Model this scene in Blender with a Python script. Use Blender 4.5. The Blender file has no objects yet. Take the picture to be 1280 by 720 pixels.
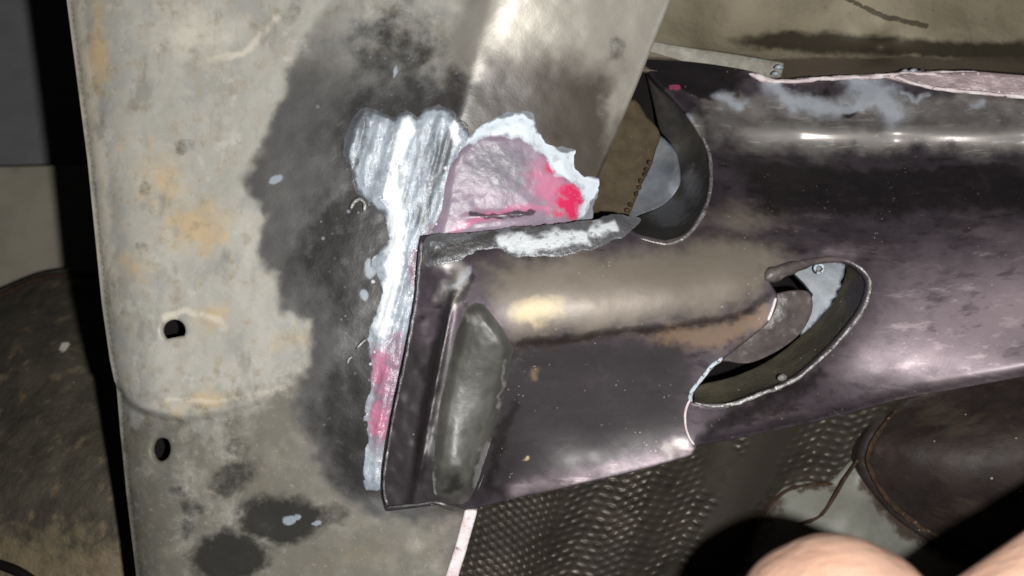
import bpy, bmesh, math, random
import numpy as np
from mathutils import Matrix, Vector
from mathutils.geometry import delaunay_2d_cdt

random.seed(4)
scene = bpy.context.scene
COL = scene.collection

# ------------------------------------------------------------------ frame
# The underside of the vehicle hangs 0.45 m above the ground; the phone is held 0.24 m below it and looks up.
# Shapes are laid out in a local frame in millimetres: h = distance out of the rail's face, towards the ground.
S = 0.0002            # metres per reference pixel at h = 0
D = 0.240             # metres from lens to h = 0
R = Matrix.Translation((0, 0, 0.45)) @ Matrix.Rotation(math.pi, 4, 'X')

# ------------------------------------------------------------------ camera
cam = bpy.data.cameras.new('phone_camera')
cam.sensor_width = 36.0
cam.lens = 36.0 * 1200 / 1280
cam.clip_start = 0.005
cam.clip_end = 20
cam.dof.use_dof = True
cam.dof.focus_distance = 0.256
cam.dof.aperture_fstop = cam.lens / 2.4
camo = bpy.data.objects.new('phone_camera', cam)
COL.objects.link(camo)
camo.matrix_world = R @ Matrix.Translation((0, 0, D))
scene.camera = camo

# ------------------------------------------------------------------ world: a dark garage under a vehicle
world = bpy.data.worlds.new('World')
scene.world = world
world.use_nodes = True
bg = world.node_tree.nodes['Background']
bg.inputs['Color'].default_value = (0.75, 0.85, 1.0, 1)
bg.inputs['Strength'].default_value = 0.006

# ------------------------------------------------------------------ the phone's torch, right of and a little below the lens
tl = bpy.data.lights.new('phone_torch', 'POINT')
tl.energy = 3.6
tl.shadow_soft_size = 0.0028
tl.color = (1.0, 0.975, 0.935)
tlo = bpy.data.objects.new('phone_torch', tl)
COL.objects.link(tlo)
tlo.matrix_world = R @ Matrix.Translation((0.024, -0.008, D + 0.002))

scene.view_settings.view_transform = 'Standard'
scene.view_settings.look = 'None'
scene.view_settings.exposure = 0.0
scene.view_settings.gamma = 1.0
scene.view_settings.use_curve_mapping = False
scene.cycles.max_bounces = 6
scene.cycles.use_denoising = True


# ================================================================== helpers
def pos(px, py, h):
    """reference pixel + height (mm) -> local metres"""
    z = np.asarray(h, float) * 0.001
    k = S * (D - z) / D
    return (np.asarray(px, float) - 640) * k, (360 - np.asarray(py, float)) * k, z


def P(px, py, h):
    x, y, z = pos(px, py, h)
    return Vector((float(x), float(y), float(z)))


def _hash(ix, iy, seed):
    n = (ix.astype(np.int64) * 374761393 + iy.astype(np.int64) * 668265263 + seed * 974634777) & 0x7fffffff
    n = ((n ^ (n >> 13)) * 1274126177) & 0x7fffffff
    n = n ^ (n >> 16)
    return (n & 0xffff) / 65535.0


def vnoise(x, y, size, seed=0):
    x = np.asarray(x, float) / size; y = np.asarray(y, float) / size
    ix = np.floor(x); iy = np.floor(y)
    fx = x - ix; fy = y - iy
    fx = fx * fx * (3 - 2 * fx); fy = fy * fy * (3 - 2 * fy)
    a = _hash(ix, iy, seed); b = _hash(ix + 1, iy, seed); c = _hash(ix, iy + 1, seed); d = _hash(ix + 1, iy + 1, seed)
    return a + (b - a) * fx + (c - a) * fy + (a - b - c + d) * fx * fy


def fbm(x, y, size, seed=0, octaves=4):
    v = 0; amp = 0.5; tot = 0
    for o in range(octaves):
        v = v + amp * vnoise(x, y, size / 2 ** o, seed + o * 17); tot += amp; amp *= 0.55
    return v / tot


def rot(x, y, ang, cx=0, cy=0):
    c, s = math.cos(ang), math.sin(ang)
    return (x - cx) * c + (y - cy) * s, -(x - cx) * s + (y - cy) * c


def sstep(a, b, x):
    t = np.clip((np.asarray(x, float) - a) / (b - a), 0, 1)
    return t * t * (3 - 2 * t)


def seg_dist(px, py, pts, closed=True):
    pts = np.asarray(pts, float)
    a = pts if closed else pts[:-1]
    b = np.roll(pts, -1, 0) if closed else pts[1:]
    best = np.full(np.shape(px), 1e18)
    for (ax, ay), (bx, by) in zip(a, b):
        dx, dy = bx - ax, by - ay
        l2 = dx * dx + dy * dy + 1e-9
        t = np.clip(((px - ax) * dx + (py - ay) * dy) / l2, 0, 1)
        best = np.minimum(best, (px - ax - t * dx) ** 2 + (py - ay - t * dy) ** 2)
    return np.sqrt(best)


def inside(px, py, pts):
    pts = np.asarray(pts, float)
    b = np.roll(pts, -1, 0)
    r = np.zeros(np.shape(px), bool)
    for (ax, ay), (bx, by) in zip(pts, b):
        if ay == by: continue
        c = ((ay > py) != (by > py)) & (px < (bx - ax) * (py - ay) / (by - ay) + ax)
        r ^= c
    return r


def sdf(px, py, pts):
    """positive inside"""
    px = np.asarray(px, float); py = np.asarray(py, float)
    d = seg_dist(px, py, pts)
    return np.where(inside(px, py, pts), d, -d)


def ell(px, py, cx, cy, rx, ry, ang=0.0):
    """1 in the middle, 0 at the rim, negative outside"""
    x, y = rot(px, py, ang, cx, cy)
    return 1 - np.sqrt((x / rx) ** 2 + (y / ry) ** 2)


def curve(pts, step, closed=False):
    """Catmull-Rom through the points, resampled at about `step`; keeps any number of columns"""
    pts = np.asarray(pts, float)
    n = len(pts); out = []
    m = n if closed else n - 1
    for i in range(m):
        p1, p2 = pts[i], pts[(i + 1) % n]
        p0 = pts[(i - 1) % n] if closed else pts[max(i - 1, 0)]
        p3 = pts[(i + 2) % n] if closed else pts[min(i + 2, n - 1)]
        L = np.hypot(*(p2 - p1)[:2])
        k = max(1, int(round(L / step)))
        for j in range(k):
            t = j / k
            out.append(0.5 * (2 * p1 + (p2 - p0) * t + (2 * p0 - 5 * p1 + 4 * p2 - p3) * t * t + (3 * p1 - p0 - 3 * p2 + p3) * t ** 3))
    if not closed: out.append(pts[-1])
    return np.array(out)


def linear(pts, step, closed=True):
    pts = np.asarray(pts, float); n = len(pts); out = []
    for i in range(n if closed else n - 1):
        p1, p2 = pts[i], pts[(i + 1) % n]
        k = max(1, int(round(np.hypot(*(p2 - p1)[:2]) / step)))
        for j in range(k): out.append(p1 + (p2 - p1) * j / k)
    if not closed: out.append(pts[-1])
    return np.array(out)


def tps(ctrl, smooth=0.0):
    """thin-plate surface h(px, py) through scattered control points"""
    c = np.asarray(ctrl, float)
    x, y, h = c[:, 0] / 100, c[:, 1] / 100, c[:, 2]
    n = len(c)
    def U(r2): return np.where(r2 > 1e-12, r2 * np.log(np.maximum(r2, 1e-12)), 0)
    K = U((x[:, None] - x) ** 2 + (y[:, None] - y) ** 2) + np.eye(n) * smooth
    Pm = np.column_stack([np.ones(n), x, y])
    A = np.block([[K, Pm], [Pm.T, np.zeros((3, 3))]])
    w = np.linalg.solve(A, np.concatenate([h, np.zeros(3)]))
    def f(px, py):
        px = np.asarray(px, float) / 100; py = np.asarray(py, float) / 100
        v = w[n] + w[n + 1] * px + w[n + 2] * py
        for i in range(n): v = v + w[i] * U((px - x[i]) ** 2 + (py - y[i]) ** 2)
        return v
    return f


# ------------------------------------------------------------------ objects
def put(o, parent=None):
    COL.objects.link(o)
    if parent is None:
        o.matrix_world = R
    else:
        o.parent = parent
        if parent.type == 'EMPTY':
            o.matrix_parent_inverse = Matrix.Translation(Vector(parent['_c'])).inverted()
    return o


def tag(o, label, cat=None, group=None, kind=None):
    o['label'] = label
    if cat: o['category'] = cat
    if group: o['group'] = group
    if kind: o['kind'] = kind
    return o


def thing(name, label, cat, base):
    o = bpy.data.objects.new(name, None)
    o.empty_display_size = 0.01
    COL.objects.link(o)
    o['_c'] = list(base)
    o.matrix_world = R @ Matrix.Translation(base)
    return tag(o, label, cat)


def mesh_obj(name, V, F, mat, parent=None, attrs=None, smooth=True):
    me = bpy.data.meshes.new(name)
    me.from_pydata([tuple(v) for v in V], [], [tuple(f) for f in F])
    me.update()
    if smooth: me.polygons.foreach_set('use_smooth', [True] * len(me.polygons))
    for k, v in (attrs or {}).items():
        a = me.attributes.new(k, 'FLOAT', 'POINT')
        a.data.foreach_set('value', np.asarray(v, np.float32))
    me.materials.append(MAT[mat])
    return put(bpy.data.objects.new(name, me), parent)


def sheet(name, outline, hf, mat, parent=None, res=5, thick=2.5, holes=(), masks=None, edge=0.5, cr=True, back=True, warp=1.0, rag=0.0):
    """a formed piece of metal: outline and holes in reference pixels, face height hf(px, py) in mm, rolled edges and a real thickness"""
    mk = (lambda p: curve(p, res * 0.8, True)) if cr else (lambda p: linear(p, res * 0.8, True))
    loops = [mk(outline)] + [curve(h, res * 0.8, True) for h in holes]
    if rag:
        l = loops[0]
        loops[0] = l + rag * 2 * np.column_stack([fbm(l[:, 0], l[:, 1], 13, 71, 4) - 0.5, fbm(l[:, 0], l[:, 1], 13, 91, 4) - 0.5])
    def area(l): return 0.5 * np.sum(l[:, 0] * np.roll(l[:, 1], -1) - np.roll(l[:, 0], -1) * l[:, 1])
    loops = [l if (area(l) > 0) == (i == 0) else l[::-1] for i, l in enumerate(loops)]
    x0, y0 = loops[0].min(0); x1, y1 = loops[0].max(0)
    gx, gy = np.meshgrid(np.arange(x0, x1, res), np.arange(y0, y1, res * 0.866))
    gx[1::2] += res * 0.5
    gx = gx.ravel(); gy = gy.ravel()
    ok = sdf(gx, gy, loops[0]) > res * 0.55
    gx, gy = gx[ok], gy[ok]
    for l in loops[1:]:
        ok = sdf(gx, gy, l) < -res * 0.55
        gx, gy = gx[ok], gy[ok]
    pts = []; edges = []; ids = []
    for l in loops:
        s = len(pts); n = len(l)
        pts += [Vector((a, b)) for a, b in l]
        edges += [(s + i, s + (i + 1) % n) for i in range(n)]
        ids.append(list(range(s, s + n)))
    pts += [Vector((a, b)) for a, b in zip(gx, gy)]
    vo, _, fo, ov, _, _ = delaunay_2d_cdt(pts, edges, [], 0, 1e-5, True)
    q = np.array([(v.x, v.y) for v in vo])
    tri = np.array([f for f in fo if len(f) == 3])
    cen = q[tri].mean(1)
    keep = inside(cen[:, 0], cen[:, 1], loops[0])
    for l in loops[1:]: keep &= ~inside(cen[:, 0], cen[:, 1], l)
    tri = tri[keep]
    e1 = q[tri[:, 1]] - q[tri[:, 0]]; e2 = q[tri[:, 2]] - q[tri[:, 0]]
    cr2 = e1[:, 0] * e2[:, 1] - e1[:, 1] * e2[:, 0]
    tri = np.where((cr2 > 0)[:, None], tri[:, ::-1], tri)      # y points down in pixels: clockwise there faces the camera
    m = {}
    for i, o in enumerate(ov):
        for k in o: m[k] = i
    h = hf(q[:, 0], q[:, 1])
    X, Y, Z = pos(q[:, 0], q[:, 1], h)
    V = [np.column_stack([X, Y, Z])]
    F = tri.tolist()
    n0 = len(q); cnt = n0
    src = [np.arange(n0)]
    prof = [(0.45, 0.12), (0.85, 0.5), (1.0, 1.0)]             # rolled edge: outwards, down (in units of `edge` mm)
    lastrings = []
    for li, (l, idl) in enumerate(zip(loops, ids)):
        idl = np.array([m[i] for i in idl])
        if len(set(idl.tolist())) < 3: continue
        p = V[0][idl]
        t = np.roll(p, -1, 0) - np.roll(p, 1, 0)
        nrm = np.column_stack([-t[:, 1], t[:, 0]])
        nrm /= np.linalg.norm(nrm, axis=1)[:, None] + 1e-12
        ring = idl
        rows = prof + [(1.0, max((thick if li == 0 else min(thick, 1.8)) / max(edge, 1e-3), 1.2))]
        dups = []
        for k, (o, d) in enumerate(rows):
            r = p.copy()
            r[:, 0] += nrm[:, 0] * o * edge * 0.001
            r[:, 1] += nrm[:, 1] * o * edge * 0.001
            r[:, 2] -= d * edge * 0.001
            V.append(r); src.append(idl)
            cur = np.arange(cnt, cnt + len(idl)); cnt += len(idl)
            nx = np.roll(np.arange(len(idl)), -1)
            for i in range(len(idl)):
                F.append((ring[i], ring[nx[i]], cur[nx[i]], cur[i]))
            if k == 2:                                          # split so that the wall below the rolled edge shades flat
                V.append(r.copy()); src.append(idl)
                cur = np.arange(cnt, cnt + len(idl)); cnt += len(idl)
            ring = cur
        lastrings.append((idl, ring))
    if back:
        b = V[0].copy(); b[:, 2] -= thick * 0.001
        V.append(b); src.append(np.arange(n0))
        F += (tri[:, ::-1] + cnt).tolist()
        cnt += n0
    V = np.vstack(V); src = np.concatenate(src)
    attrs = {}; warp0 = warp
    if masks:
        big = [26 * (fbm(q[:, 0], q[:, 1], 44, 301 + 97 * t, 3) - 0.5) for t in range(3)]
        fine = [12 * (fbm(q[:, 0], q[:, 1], 11, 401 + 97 * t, 3) - 0.5) for t in range(3)]
    for i, (k, f) in enumerate((masks or {}).items()):       # stains and painted light have ragged, wandering edges
        warp = warp0 * (0.4 if k in ('drip', 'pale', 'hot') else 0.8 if k == 'spot' else 1.0)
        sg = (1, -1)[(i // 3) % 2]
        wx = q[:, 0] + warp * sg * (big[i % 3] + fine[(i + 1) % 3])
        wy = q[:, 1] + warp * (big[(i + 1) % 3] - sg * fine[i % 3])
        attrs[k] = np.asarray(f(wx, wy))[src]
    return mesh_obj(name, V, F, mat, parent, attrs)


def sweep(name, pts, rad, mat, parent=None, step=4, sides=10, wob=0.0, seed=0, flat=1.0):
    """a bead or rod along points (px, py, h); rad in mm (number or per control point)"""
    pts = np.asarray(pts, float)
    rad = np.full(len(pts), rad, float) if np.isscalar(rad) else np.asarray(rad, float)
    c = curve(np.column_stack([pts, rad]), step, False)
    X, Y, Z = pos(c[:, 0], c[:, 1], c[:, 2])
    Cn = np.column_stack([X, Y, Z]); V = []; F = []
    n = len(c)
    for i in range(n):
        t = Cn[min(i + 1, n - 1)] - Cn[max(i - 1, 0)]
        t /= np.linalg.norm(t) + 1e-12
        u = np.cross(t, (0, 0, 1)); u /= np.linalg.norm(u) + 1e-9
        w = np.cross(u, t)
        e = 1.0
        dd = min(i, n - 1 - i)
        if dd < 3: e = (0.25, 0.7, 0.92)[dd]
        for j in range(sides):
            a = 2 * math.pi * j / sides
            r = c[i, 3] * 0.001 * e
            if wob: r *= 1 + wob * (vnoise(np.array([i * step + 50.0 * j]), np.array([seed * 31.7]), 9, seed)[0] - 0.5) * 2
            V.append(Cn[i] + u * math.cos(a) * r + w * math.sin(a) * r * flat)
    for i in range(n - 1):
        for j in range(sides):
            k = (j + 1) % sides
            F.append((i * sides + j, i * sides + k, (i + 1) * sides + k, (i + 1) * sides + j))
    F.append(list(range(sides))[::-1]); F.append([(n - 1) * sides + j for j in range(sides)])
    return mesh_obj(name, V, F, mat, parent)


def ribbon(name, A, B, mat, parent=None, n=60, rows=8, bulge=0.0, masks=None, lump=0.0, thick=1.2):
    """a formed wall between two edges A and B, each a list of (px, py, h)"""
    def res(p):
        c = curve(np.asarray(p, float), 2)
        d = np.concatenate([[0], np.cumsum(np.hypot(np.diff(c[:, 0]), np.diff(c[:, 1])))])
        t = np.linspace(0, d[-1], n)
        return np.column_stack([np.interp(t, d, c[:, k]) for k in range(3)])
    a, b = res(A), res(B)
    V = []; F = []; Q = []
    for j in range(rows):
        t = j / (rows - 1)
        q = a + (b - a) * t
        hh = q[:, 2] + bulge * math.sin(math.pi * t) + lump * (fbm(q[:, 0], q[:, 1], 14, 5) - 0.5)
        X, Y, Z = pos(q[:, 0], q[:, 1], hh)
        V.append(np.column_stack([X, Y, Z])); Q.append(q)
    front = np.vstack(V); Qa = np.vstack(Q)
    back = front.copy(); back[:, 2] -= thick * 0.001
    N = rows * n
    for j in range(rows - 1):
        for i in range(n - 1):
            f = (j * n + i, j * n + i + 1, (j + 1) * n + i + 1, (j + 1) * n + i)
            F.append(f); F.append(tuple(N + k for k in f[::-1]))
    attrs = {k: np.tile(f(Qa[:, 0], Qa[:, 1]), 2) for k, f in (masks or {}).items()}
    o = mesh_obj(name, np.vstack([front, back]), F, mat, parent, attrs)
    bm = bmesh.new(); bm.from_mesh(o.data); bmesh.ops.recalc_face_normals(bm, faces=bm.faces); bm.to_mesh(o.data); bm.free()
    return o


# ------------------------------------------------------------------ materials
MAT = {}


class NT:
    def __init__(s, name):
        s.m = bpy.data.materials.new(name); s.m.use_nodes = True
        s.t = s.m.node_tree; s.bsdf = s.t.nodes['Principled BSDF']
        s.tc = s.t.nodes.new('ShaderNodeTexCoord').outputs['Object']

    def n(s, typ, **kw):
        nd = s.t.nodes.new(typ)
        for k, v in kw.items(): setattr(nd, k, v)
        return nd

    def link(s, a, b): s.t.links.new(a, b)

    def math(s, op, a, b=None, c=None):
        nd = s.n('ShaderNodeMath', operation=op)
        for i, v in enumerate((a, b, c)):
            if v is None: continue
            if isinstance(v, (int, float)): nd.inputs[i].default_value = v
            else: s.link(v, nd.inputs[i])
        return nd.outputs[0]

    def coords(s, px, stretch=(1, 1, 1), ang=0.0):
        mp = s.n('ShaderNodeMapping')
        k = 1.0 / (S * px)
        mp.inputs['Scale'].default_value = (k / stretch[0], k / stretch[1], k / stretch[2])
        mp.inputs['Rotation'].default_value = (0, 0, ang)
        s.link(s.tc, mp.inputs['Vector'])
        return mp.outputs[0]

    def noise(s, px, detail=4, rough=0.55, stretch=(1, 1, 1), ang=0.0, dist=0.0):
        nd = s.n('ShaderNodeTexNoise')
        nd.inputs['Scale'].default_value = 1.0
        nd.inputs['Detail'].default_value = detail
        nd.inputs['Roughness'].default_value = rough
        nd.inputs['Distortion'].default_value = dist
        s.link(s.coords(px, stretch, ang), nd.inputs['Vector'])
        return nd.outputs['Fac']

    def voro(s, px, feature='F1', stretch=(1, 1, 1), ang=0.0):
        nd = s.n('ShaderNodeTexVoronoi', feature=feature)
        nd.inputs['Scale'].default_value = 1.0
        s.link(s.coords(px, stretch, ang), nd.inputs['Vector'])
        return nd.outputs['Distance']

    def attr(s, name):
        nd = s.n('ShaderNodeAttribute', attribute_name=name)
        return nd.outputs['Fac']

    def ramp(s, v, lo, hi):
        nd = s.n('ShaderNodeMapRange', interpolation_type='SMOOTHSTEP')
        s.link(v, nd.inputs[0])
        nd.inputs[1].default_value = lo; nd.inputs[2].default_value = hi
        return nd.outputs[0]

    def mixc(s, f, a, b):
        nd = s.n('ShaderNodeMix', data_type='RGBA')
        for sock, v in ((nd.inputs[0], f), (nd.inputs[6], a), (nd.inputs[7], b)):
            if isinstance(v, tuple): sock.default_value = (*v, 1)
            elif isinstance(v, (int, float)): sock.default_value = v
            else: s.link(v, sock)
        return nd.outputs[2]

    def mixf(s, f, a, b):
        nd = s.n('ShaderNodeMix', data_type='FLOAT')
        for sock, v in ((nd.inputs[0], f), (nd.inputs[2], a), (nd.inputs[3], b)):
            if isinstance(v, (int, float)): sock.default_value = v
            else: s.link(v, sock)
        return nd.outputs[0]


def material(name, base, base2=None, base_px=60, rough=0.5, metal=0.0, layers=(), bumps=(), spec=0.5, coat=0.0, coat_rough=0.2, sub=0.0):
    """base colour varied by noise, then layers of stain, dust, rust, wear or painted light.
    layer: dict(mask=..., c=colour, r=roughness or None, m=metallic or None, a=opacity)
    mask: ('attr', name, noise_px, noise_amount, lo, hi) | ('noise', px, lo, hi[, stretch, ang]) | ('specks', px, size)"""
    T = NT(name)
    col = T.mixc(T.ramp(T.noise(base_px, 6, 0.6), 0.35, 0.65), base, base2 or base)
    ro = T.mixf(T.noise(base_px * 0.4, 5), rough * 0.75, min(1, rough * 1.25))
    me = metal
    for L in layers:
        k = L['mask']
        if k[0] == 'attr':
            v = T.attr(k[1])
            if k[3]:
                v = T.math('ADD', v, T.math('MULTIPLY', T.math('SUBTRACT', T.noise(k[2], 6, 0.68), 0.5), k[3] * 3.6))
            f = T.ramp(v, k[4], k[5])
        elif k[0] == 'noise':
            f = T.ramp(T.noise(k[1], 6, 0.62, *(k[4:] if len(k) > 4 else ())), k[2], k[3])
        else:
            f = T.ramp(T.voro(k[1]), k[2], k[2] * 0.55)
            if len(k) > 3: f = T.math('MULTIPLY', f, T.ramp(T.noise(k[1] * 5, 2), k[3], k[3] + 0.1))
        if L.get('also'): f = T.math('MULTIPLY', f, T.ramp(T.attr(L['also']), 0.2, 0.8))
        if L.get('a', 1) != 1: f = T.math('MULTIPLY', f, L['a'])
        col = T.mixc(f, col, L['c'])
        if L.get('r') is not None: ro = T.mixf(f, ro, L['r'])
        if L.get('m') is not None: me = T.mixf(f, me, L['m'])
    b = T.bsdf
    T.link(col, b.inputs['Base Color']); T.link(ro, b.inputs['Roughness'])
    if isinstance(me, (int, float)): b.inputs['Metallic'].default_value = me
    else: T.link(me, b.inputs['Metallic'])
    b.inputs['Specular IOR Level'].default_value = spec
    b.inputs['Coat Weight'].default_value = coat
    b.inputs['Coat Roughness'].default_value = coat_rough
    if sub:
        b.inputs['Subsurface Weight'].default_value = sub
        b.inputs['Subsurface Radius'].default_value = (1.0, 0.35, 0.2)
        b.inputs['Subsurface Scale'].default_value = 0.0015
    if bumps:
        hsum = None
        for bp in bumps:
            px, amp = bp[0], bp[1]
            v = T.math('MULTIPLY', T.noise(px, 6, 0.6, *(bp[2:] if len(bp) > 2 else ())), amp)
            hsum = v if hsum is None else T.math('ADD', hsum, v)
        bn = T.n('ShaderNodeBump'); bn.inputs['Distance'].default_value = 0.001; bn.inputs['Strength'].default_value = 1.0
        T.link(hsum, bn.inputs['Height']); T.link(bn.outputs[0], b.inputs['Normal'])
        if coat: T.link(bn.outputs[0], b.inputs['Coat Normal'])
    MAT[name] = T.m
    return T.m


material('rail_metal', (0.335, 0.33, 0.298), (0.405, 0.397, 0.36), 90, rough=0.5, spec=0.5, layers=[
    dict(mask=('noise', 60, 0.50, 0.60), c=(0.25, 0.26, 0.25), a=0.5),
    dict(mask=('noise', 24, 0.52, 0.62), c=(0.42, 0.375, 0.29), a=0.5),
    dict(mask=('noise', 15, 0.56, 0.66, (1, 3, 1), 0.1), c=(0.24, 0.245, 0.23), a=0.35),
    dict(mask=('noise', 42, 0.60, 0.68), c=(0.50, 0.495, 0.46), a=0.55),
    dict(mask=('attr', 'tan', 26, 0.35, 0.3, 1.0), c=(0.47, 0.35, 0.20), r=0.8, a=0.85),
    dict(mask=('attr', 'pale', 20, 0.3, 0.3, 1.05), c=(0.60, 0.56, 0.47), r=0.7, a=0.75),
    dict(mask=('attr', 'grime', 24, 0.35, 0.2, 0.8), c=(0.115, 0.108, 0.088), r=0.6, a=0.9),
    dict(mask=('noise', 44, 0.46, 0.66), c=(0.27, 0.25, 0.205), r=0.7, a=0.35),
    dict(mask=('noise', 24, 0.52, 0.70), c=(0.10, 0.096, 0.082), r=0.55, a=0.34),
    dict(mask=('noise', 55, 0.56, 0.66, (1, 2, 1), 0.4), c=(0.13, 0.13, 0.12), r=0.5, a=0.4),
    dict(mask=('noise', 7, 0.58, 0.68), c=(0.48, 0.45, 0.38), r=0.7, a=0.2),
    dict(mask=('attr', 'plate', 22, 0.2, 0.3, 0.85), c=(0.36, 0.34, 0.30), r=0.46, m=0.4, a=0.9),
    dict(mask=('attr', 'film', 30, 0.07, 0.05, 0.95), c=(0.060, 0.059, 0.060), r=0.42, a=0.97),
    dict(mask=('attr', 'soot', 30, 0.22, 0.25, 0.85), c=(0.017, 0.0155, 0.016), r=0.36, m=0.0, a=0.97),
    dict(mask=('attr', 'brown', 40, 0.14, 0.1, 1.0), c=(0.042, 0.033, 0.025), r=0.45, m=0.0, a=0.95),
    dict(mask=('attr', 'spot', 12, 0.22, 0.1, 0.8), c=(0.010, 0.0095, 0.008), r=0.85, m=0.0, a=0.95),
    dict(mask=('specks', 26, 0.12, 0.5), c=(0.30, 0.33, 0.40), r=0.4, also='film', a=0.55),
    dict(mask=('specks', 9, 0.22, 0.52), c=(0.22, 0.22, 0.22), r=0.4, also='soot', a=0.6),
    dict(mask=('noise', 20, 0.55, 0.68), c=(0.075, 0.075, 0.082), r=0.3, also='soot', a=0.6),
    dict(mask=('attr', 'drip', 5, 0.15, 0.3, 0.9), c=(0.36, 0.42, 0.50), r=0.35, a=0.65),
    dict(mask=('noise', 5, 0.64, 0.8), c=(0.12, 0.11, 0.095), a=0.35),
], bumps=[(44, 0.16), (10, 0.035), (3, 0.02)])

material('cross_paint', (0.088, 0.072, 0.088), (0.052, 0.042, 0.052), 70, rough=0.52, metal=0.5, spec=0.5, coat=0.07, coat_rough=0.3, layers=[
    dict(mask=('noise', 40, 0.5, 0.72, (3.0, 1, 1), 0.25), c=(0.16, 0.128, 0.136), r=0.48, a=0.75),
    dict(mask=('noise', 16, 0.52, 0.66, (2.2, 1, 1), 0.3), c=(0.034, 0.027, 0.032), r=0.36, a=0.7),
    dict(mask=('attr', 'painted_sheen', 50, 0.2, 0.0, 1.3), c=(0.30, 0.24, 0.27), r=0.52, m=0.5, a=0.8),  # glossy reflection of the torch put into the base colour
    dict(mask=('noise', 13, 0.54, 0.66, (5, 1, 1), 0.42), c=(0.40, 0.33, 0.36), r=0.5, m=0.4, also='painted_sheen', a=0.5),
    dict(mask=('noise', 20, 0.54, 0.66, (4, 1, 1), 0.36), c=(0.045, 0.035, 0.042), r=0.45, m=0.4, also='painted_sheen', a=0.6),
    dict(mask=('attr', 'glare_damp', 26, 0.3, 0.1, 0.9), c=(0.036, 0.032, 0.035), r=0.5, m=0.2, a=0.88),  # matte darkening painted on the bracket face to damp its glare
    dict(mask=('attr', 'dust', 30, 0.22, 0.1, 0.95), c=(0.20, 0.172, 0.135), r=0.5, m=0.1, a=0.78),
    dict(mask=('attr', 'orange', 14, 0.3, 0.2, 1.0), c=(0.22, 0.145, 0.088), r=0.75, m=0.0, a=0.65),
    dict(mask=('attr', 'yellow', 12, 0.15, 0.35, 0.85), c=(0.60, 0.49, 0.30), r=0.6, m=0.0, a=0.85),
    dict(mask=('attr', 'bare', 30, 0.22, 0.05, 1.0), c=(0.40, 0.38, 0.36), r=0.38, m=0.35, a=0.9),  # bare metal, and the ridge's highlight painted in as lighter colour
    dict(mask=('noise', 10, 0.56, 0.68, (4, 1, 1), 0.05), c=(0.62, 0.60, 0.56), r=0.4, also='bare', a=0.6),
    dict(mask=('attr', 'black', 20, 0.2, 0.35, 0.8), c=(0.022, 0.019, 0.020), r=0.38, a=0.85),
    dict(mask=('attr', 'blue', 18, 0.3, 0.0, 0.9), c=(0.40, 0.44, 0.50), r=0.4, m=0.0, a=0.8),
    dict(mask=('attr', 'rust', 10, 0.35, 0.35, 0.9), c=(0.034, 0.024, 0.020), r=0.7, a=0.8),
    dict(mask=('specks', 7, 0.2, 0.56), c=(0.55, 0.50, 0.50), r=0.5, m=0.0, a=0.35),
    dict(mask=('specks', 46, 0.045, 0.45), c=(0.50, 0.44, 0.44), r=0.5, a=0.4),
    dict(mask=('noise', 5, 0.70, 0.76, (5, 1, 1), 0.35), c=(0.34, 0.30, 0.30), r=0.45, a=0.6),
    dict(mask=('attr', 'pinkdot', 5, 0.2, 0.4, 0.7), c=(0.5, 0.1, 0.2), r=0.4),
], bumps=[(90, 0.10), (14, 0.03), (4, 0.018)])

material('gusset_paint', (0.088, 0.088, 0.080), (0.055, 0.054, 0.050), 40, rough=0.42, spec=0.5, layers=[
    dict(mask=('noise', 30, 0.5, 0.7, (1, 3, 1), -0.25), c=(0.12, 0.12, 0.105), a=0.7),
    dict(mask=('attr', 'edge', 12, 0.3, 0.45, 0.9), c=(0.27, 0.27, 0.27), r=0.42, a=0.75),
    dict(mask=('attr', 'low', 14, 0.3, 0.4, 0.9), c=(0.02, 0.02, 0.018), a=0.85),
], bumps=[(30, 0.15), (6, 0.04)])

material('smear_white', (0.42, 0.48, 0.55), (0.27, 0.31, 0.36), 18, rough=0.22, spec=0.55, layers=[
    dict(mask=('attr', 'dark', 8, 0.3, 0.2, 0.75), c=(0.10, 0.11, 0.125), r=0.3, a=0.92),
    dict(mask=('attr', 'white', 10, 0.2, 0.35, 0.8), c=(0.82, 0.87, 0.92), r=0.35),
    dict(mask=('attr', 'mauve', 12, 0.25, 0.25, 0.8), c=(0.25, 0.16, 0.22), r=0.25, a=0.9),
    dict(mask=('attr', 'pink', 9, 0.55, 0.35, 1.05), c=(0.50, 0.17, 0.28), r=0.25, a=0.85),
    dict(mask=('noise', 14, 0.54, 0.68, (1, 2.5, 1), -0.25), c=(0.20, 0.23, 0.27), a=0.5),
    dict(mask=('attr', 'thin', 7, 0.32, 0.3, 0.95), c=(0.075, 0.078, 0.088), r=0.3, a=0.92),
], bumps=[(16, 0.5, (1, 4, 1), -0.2), (5, 0.22)])

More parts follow.
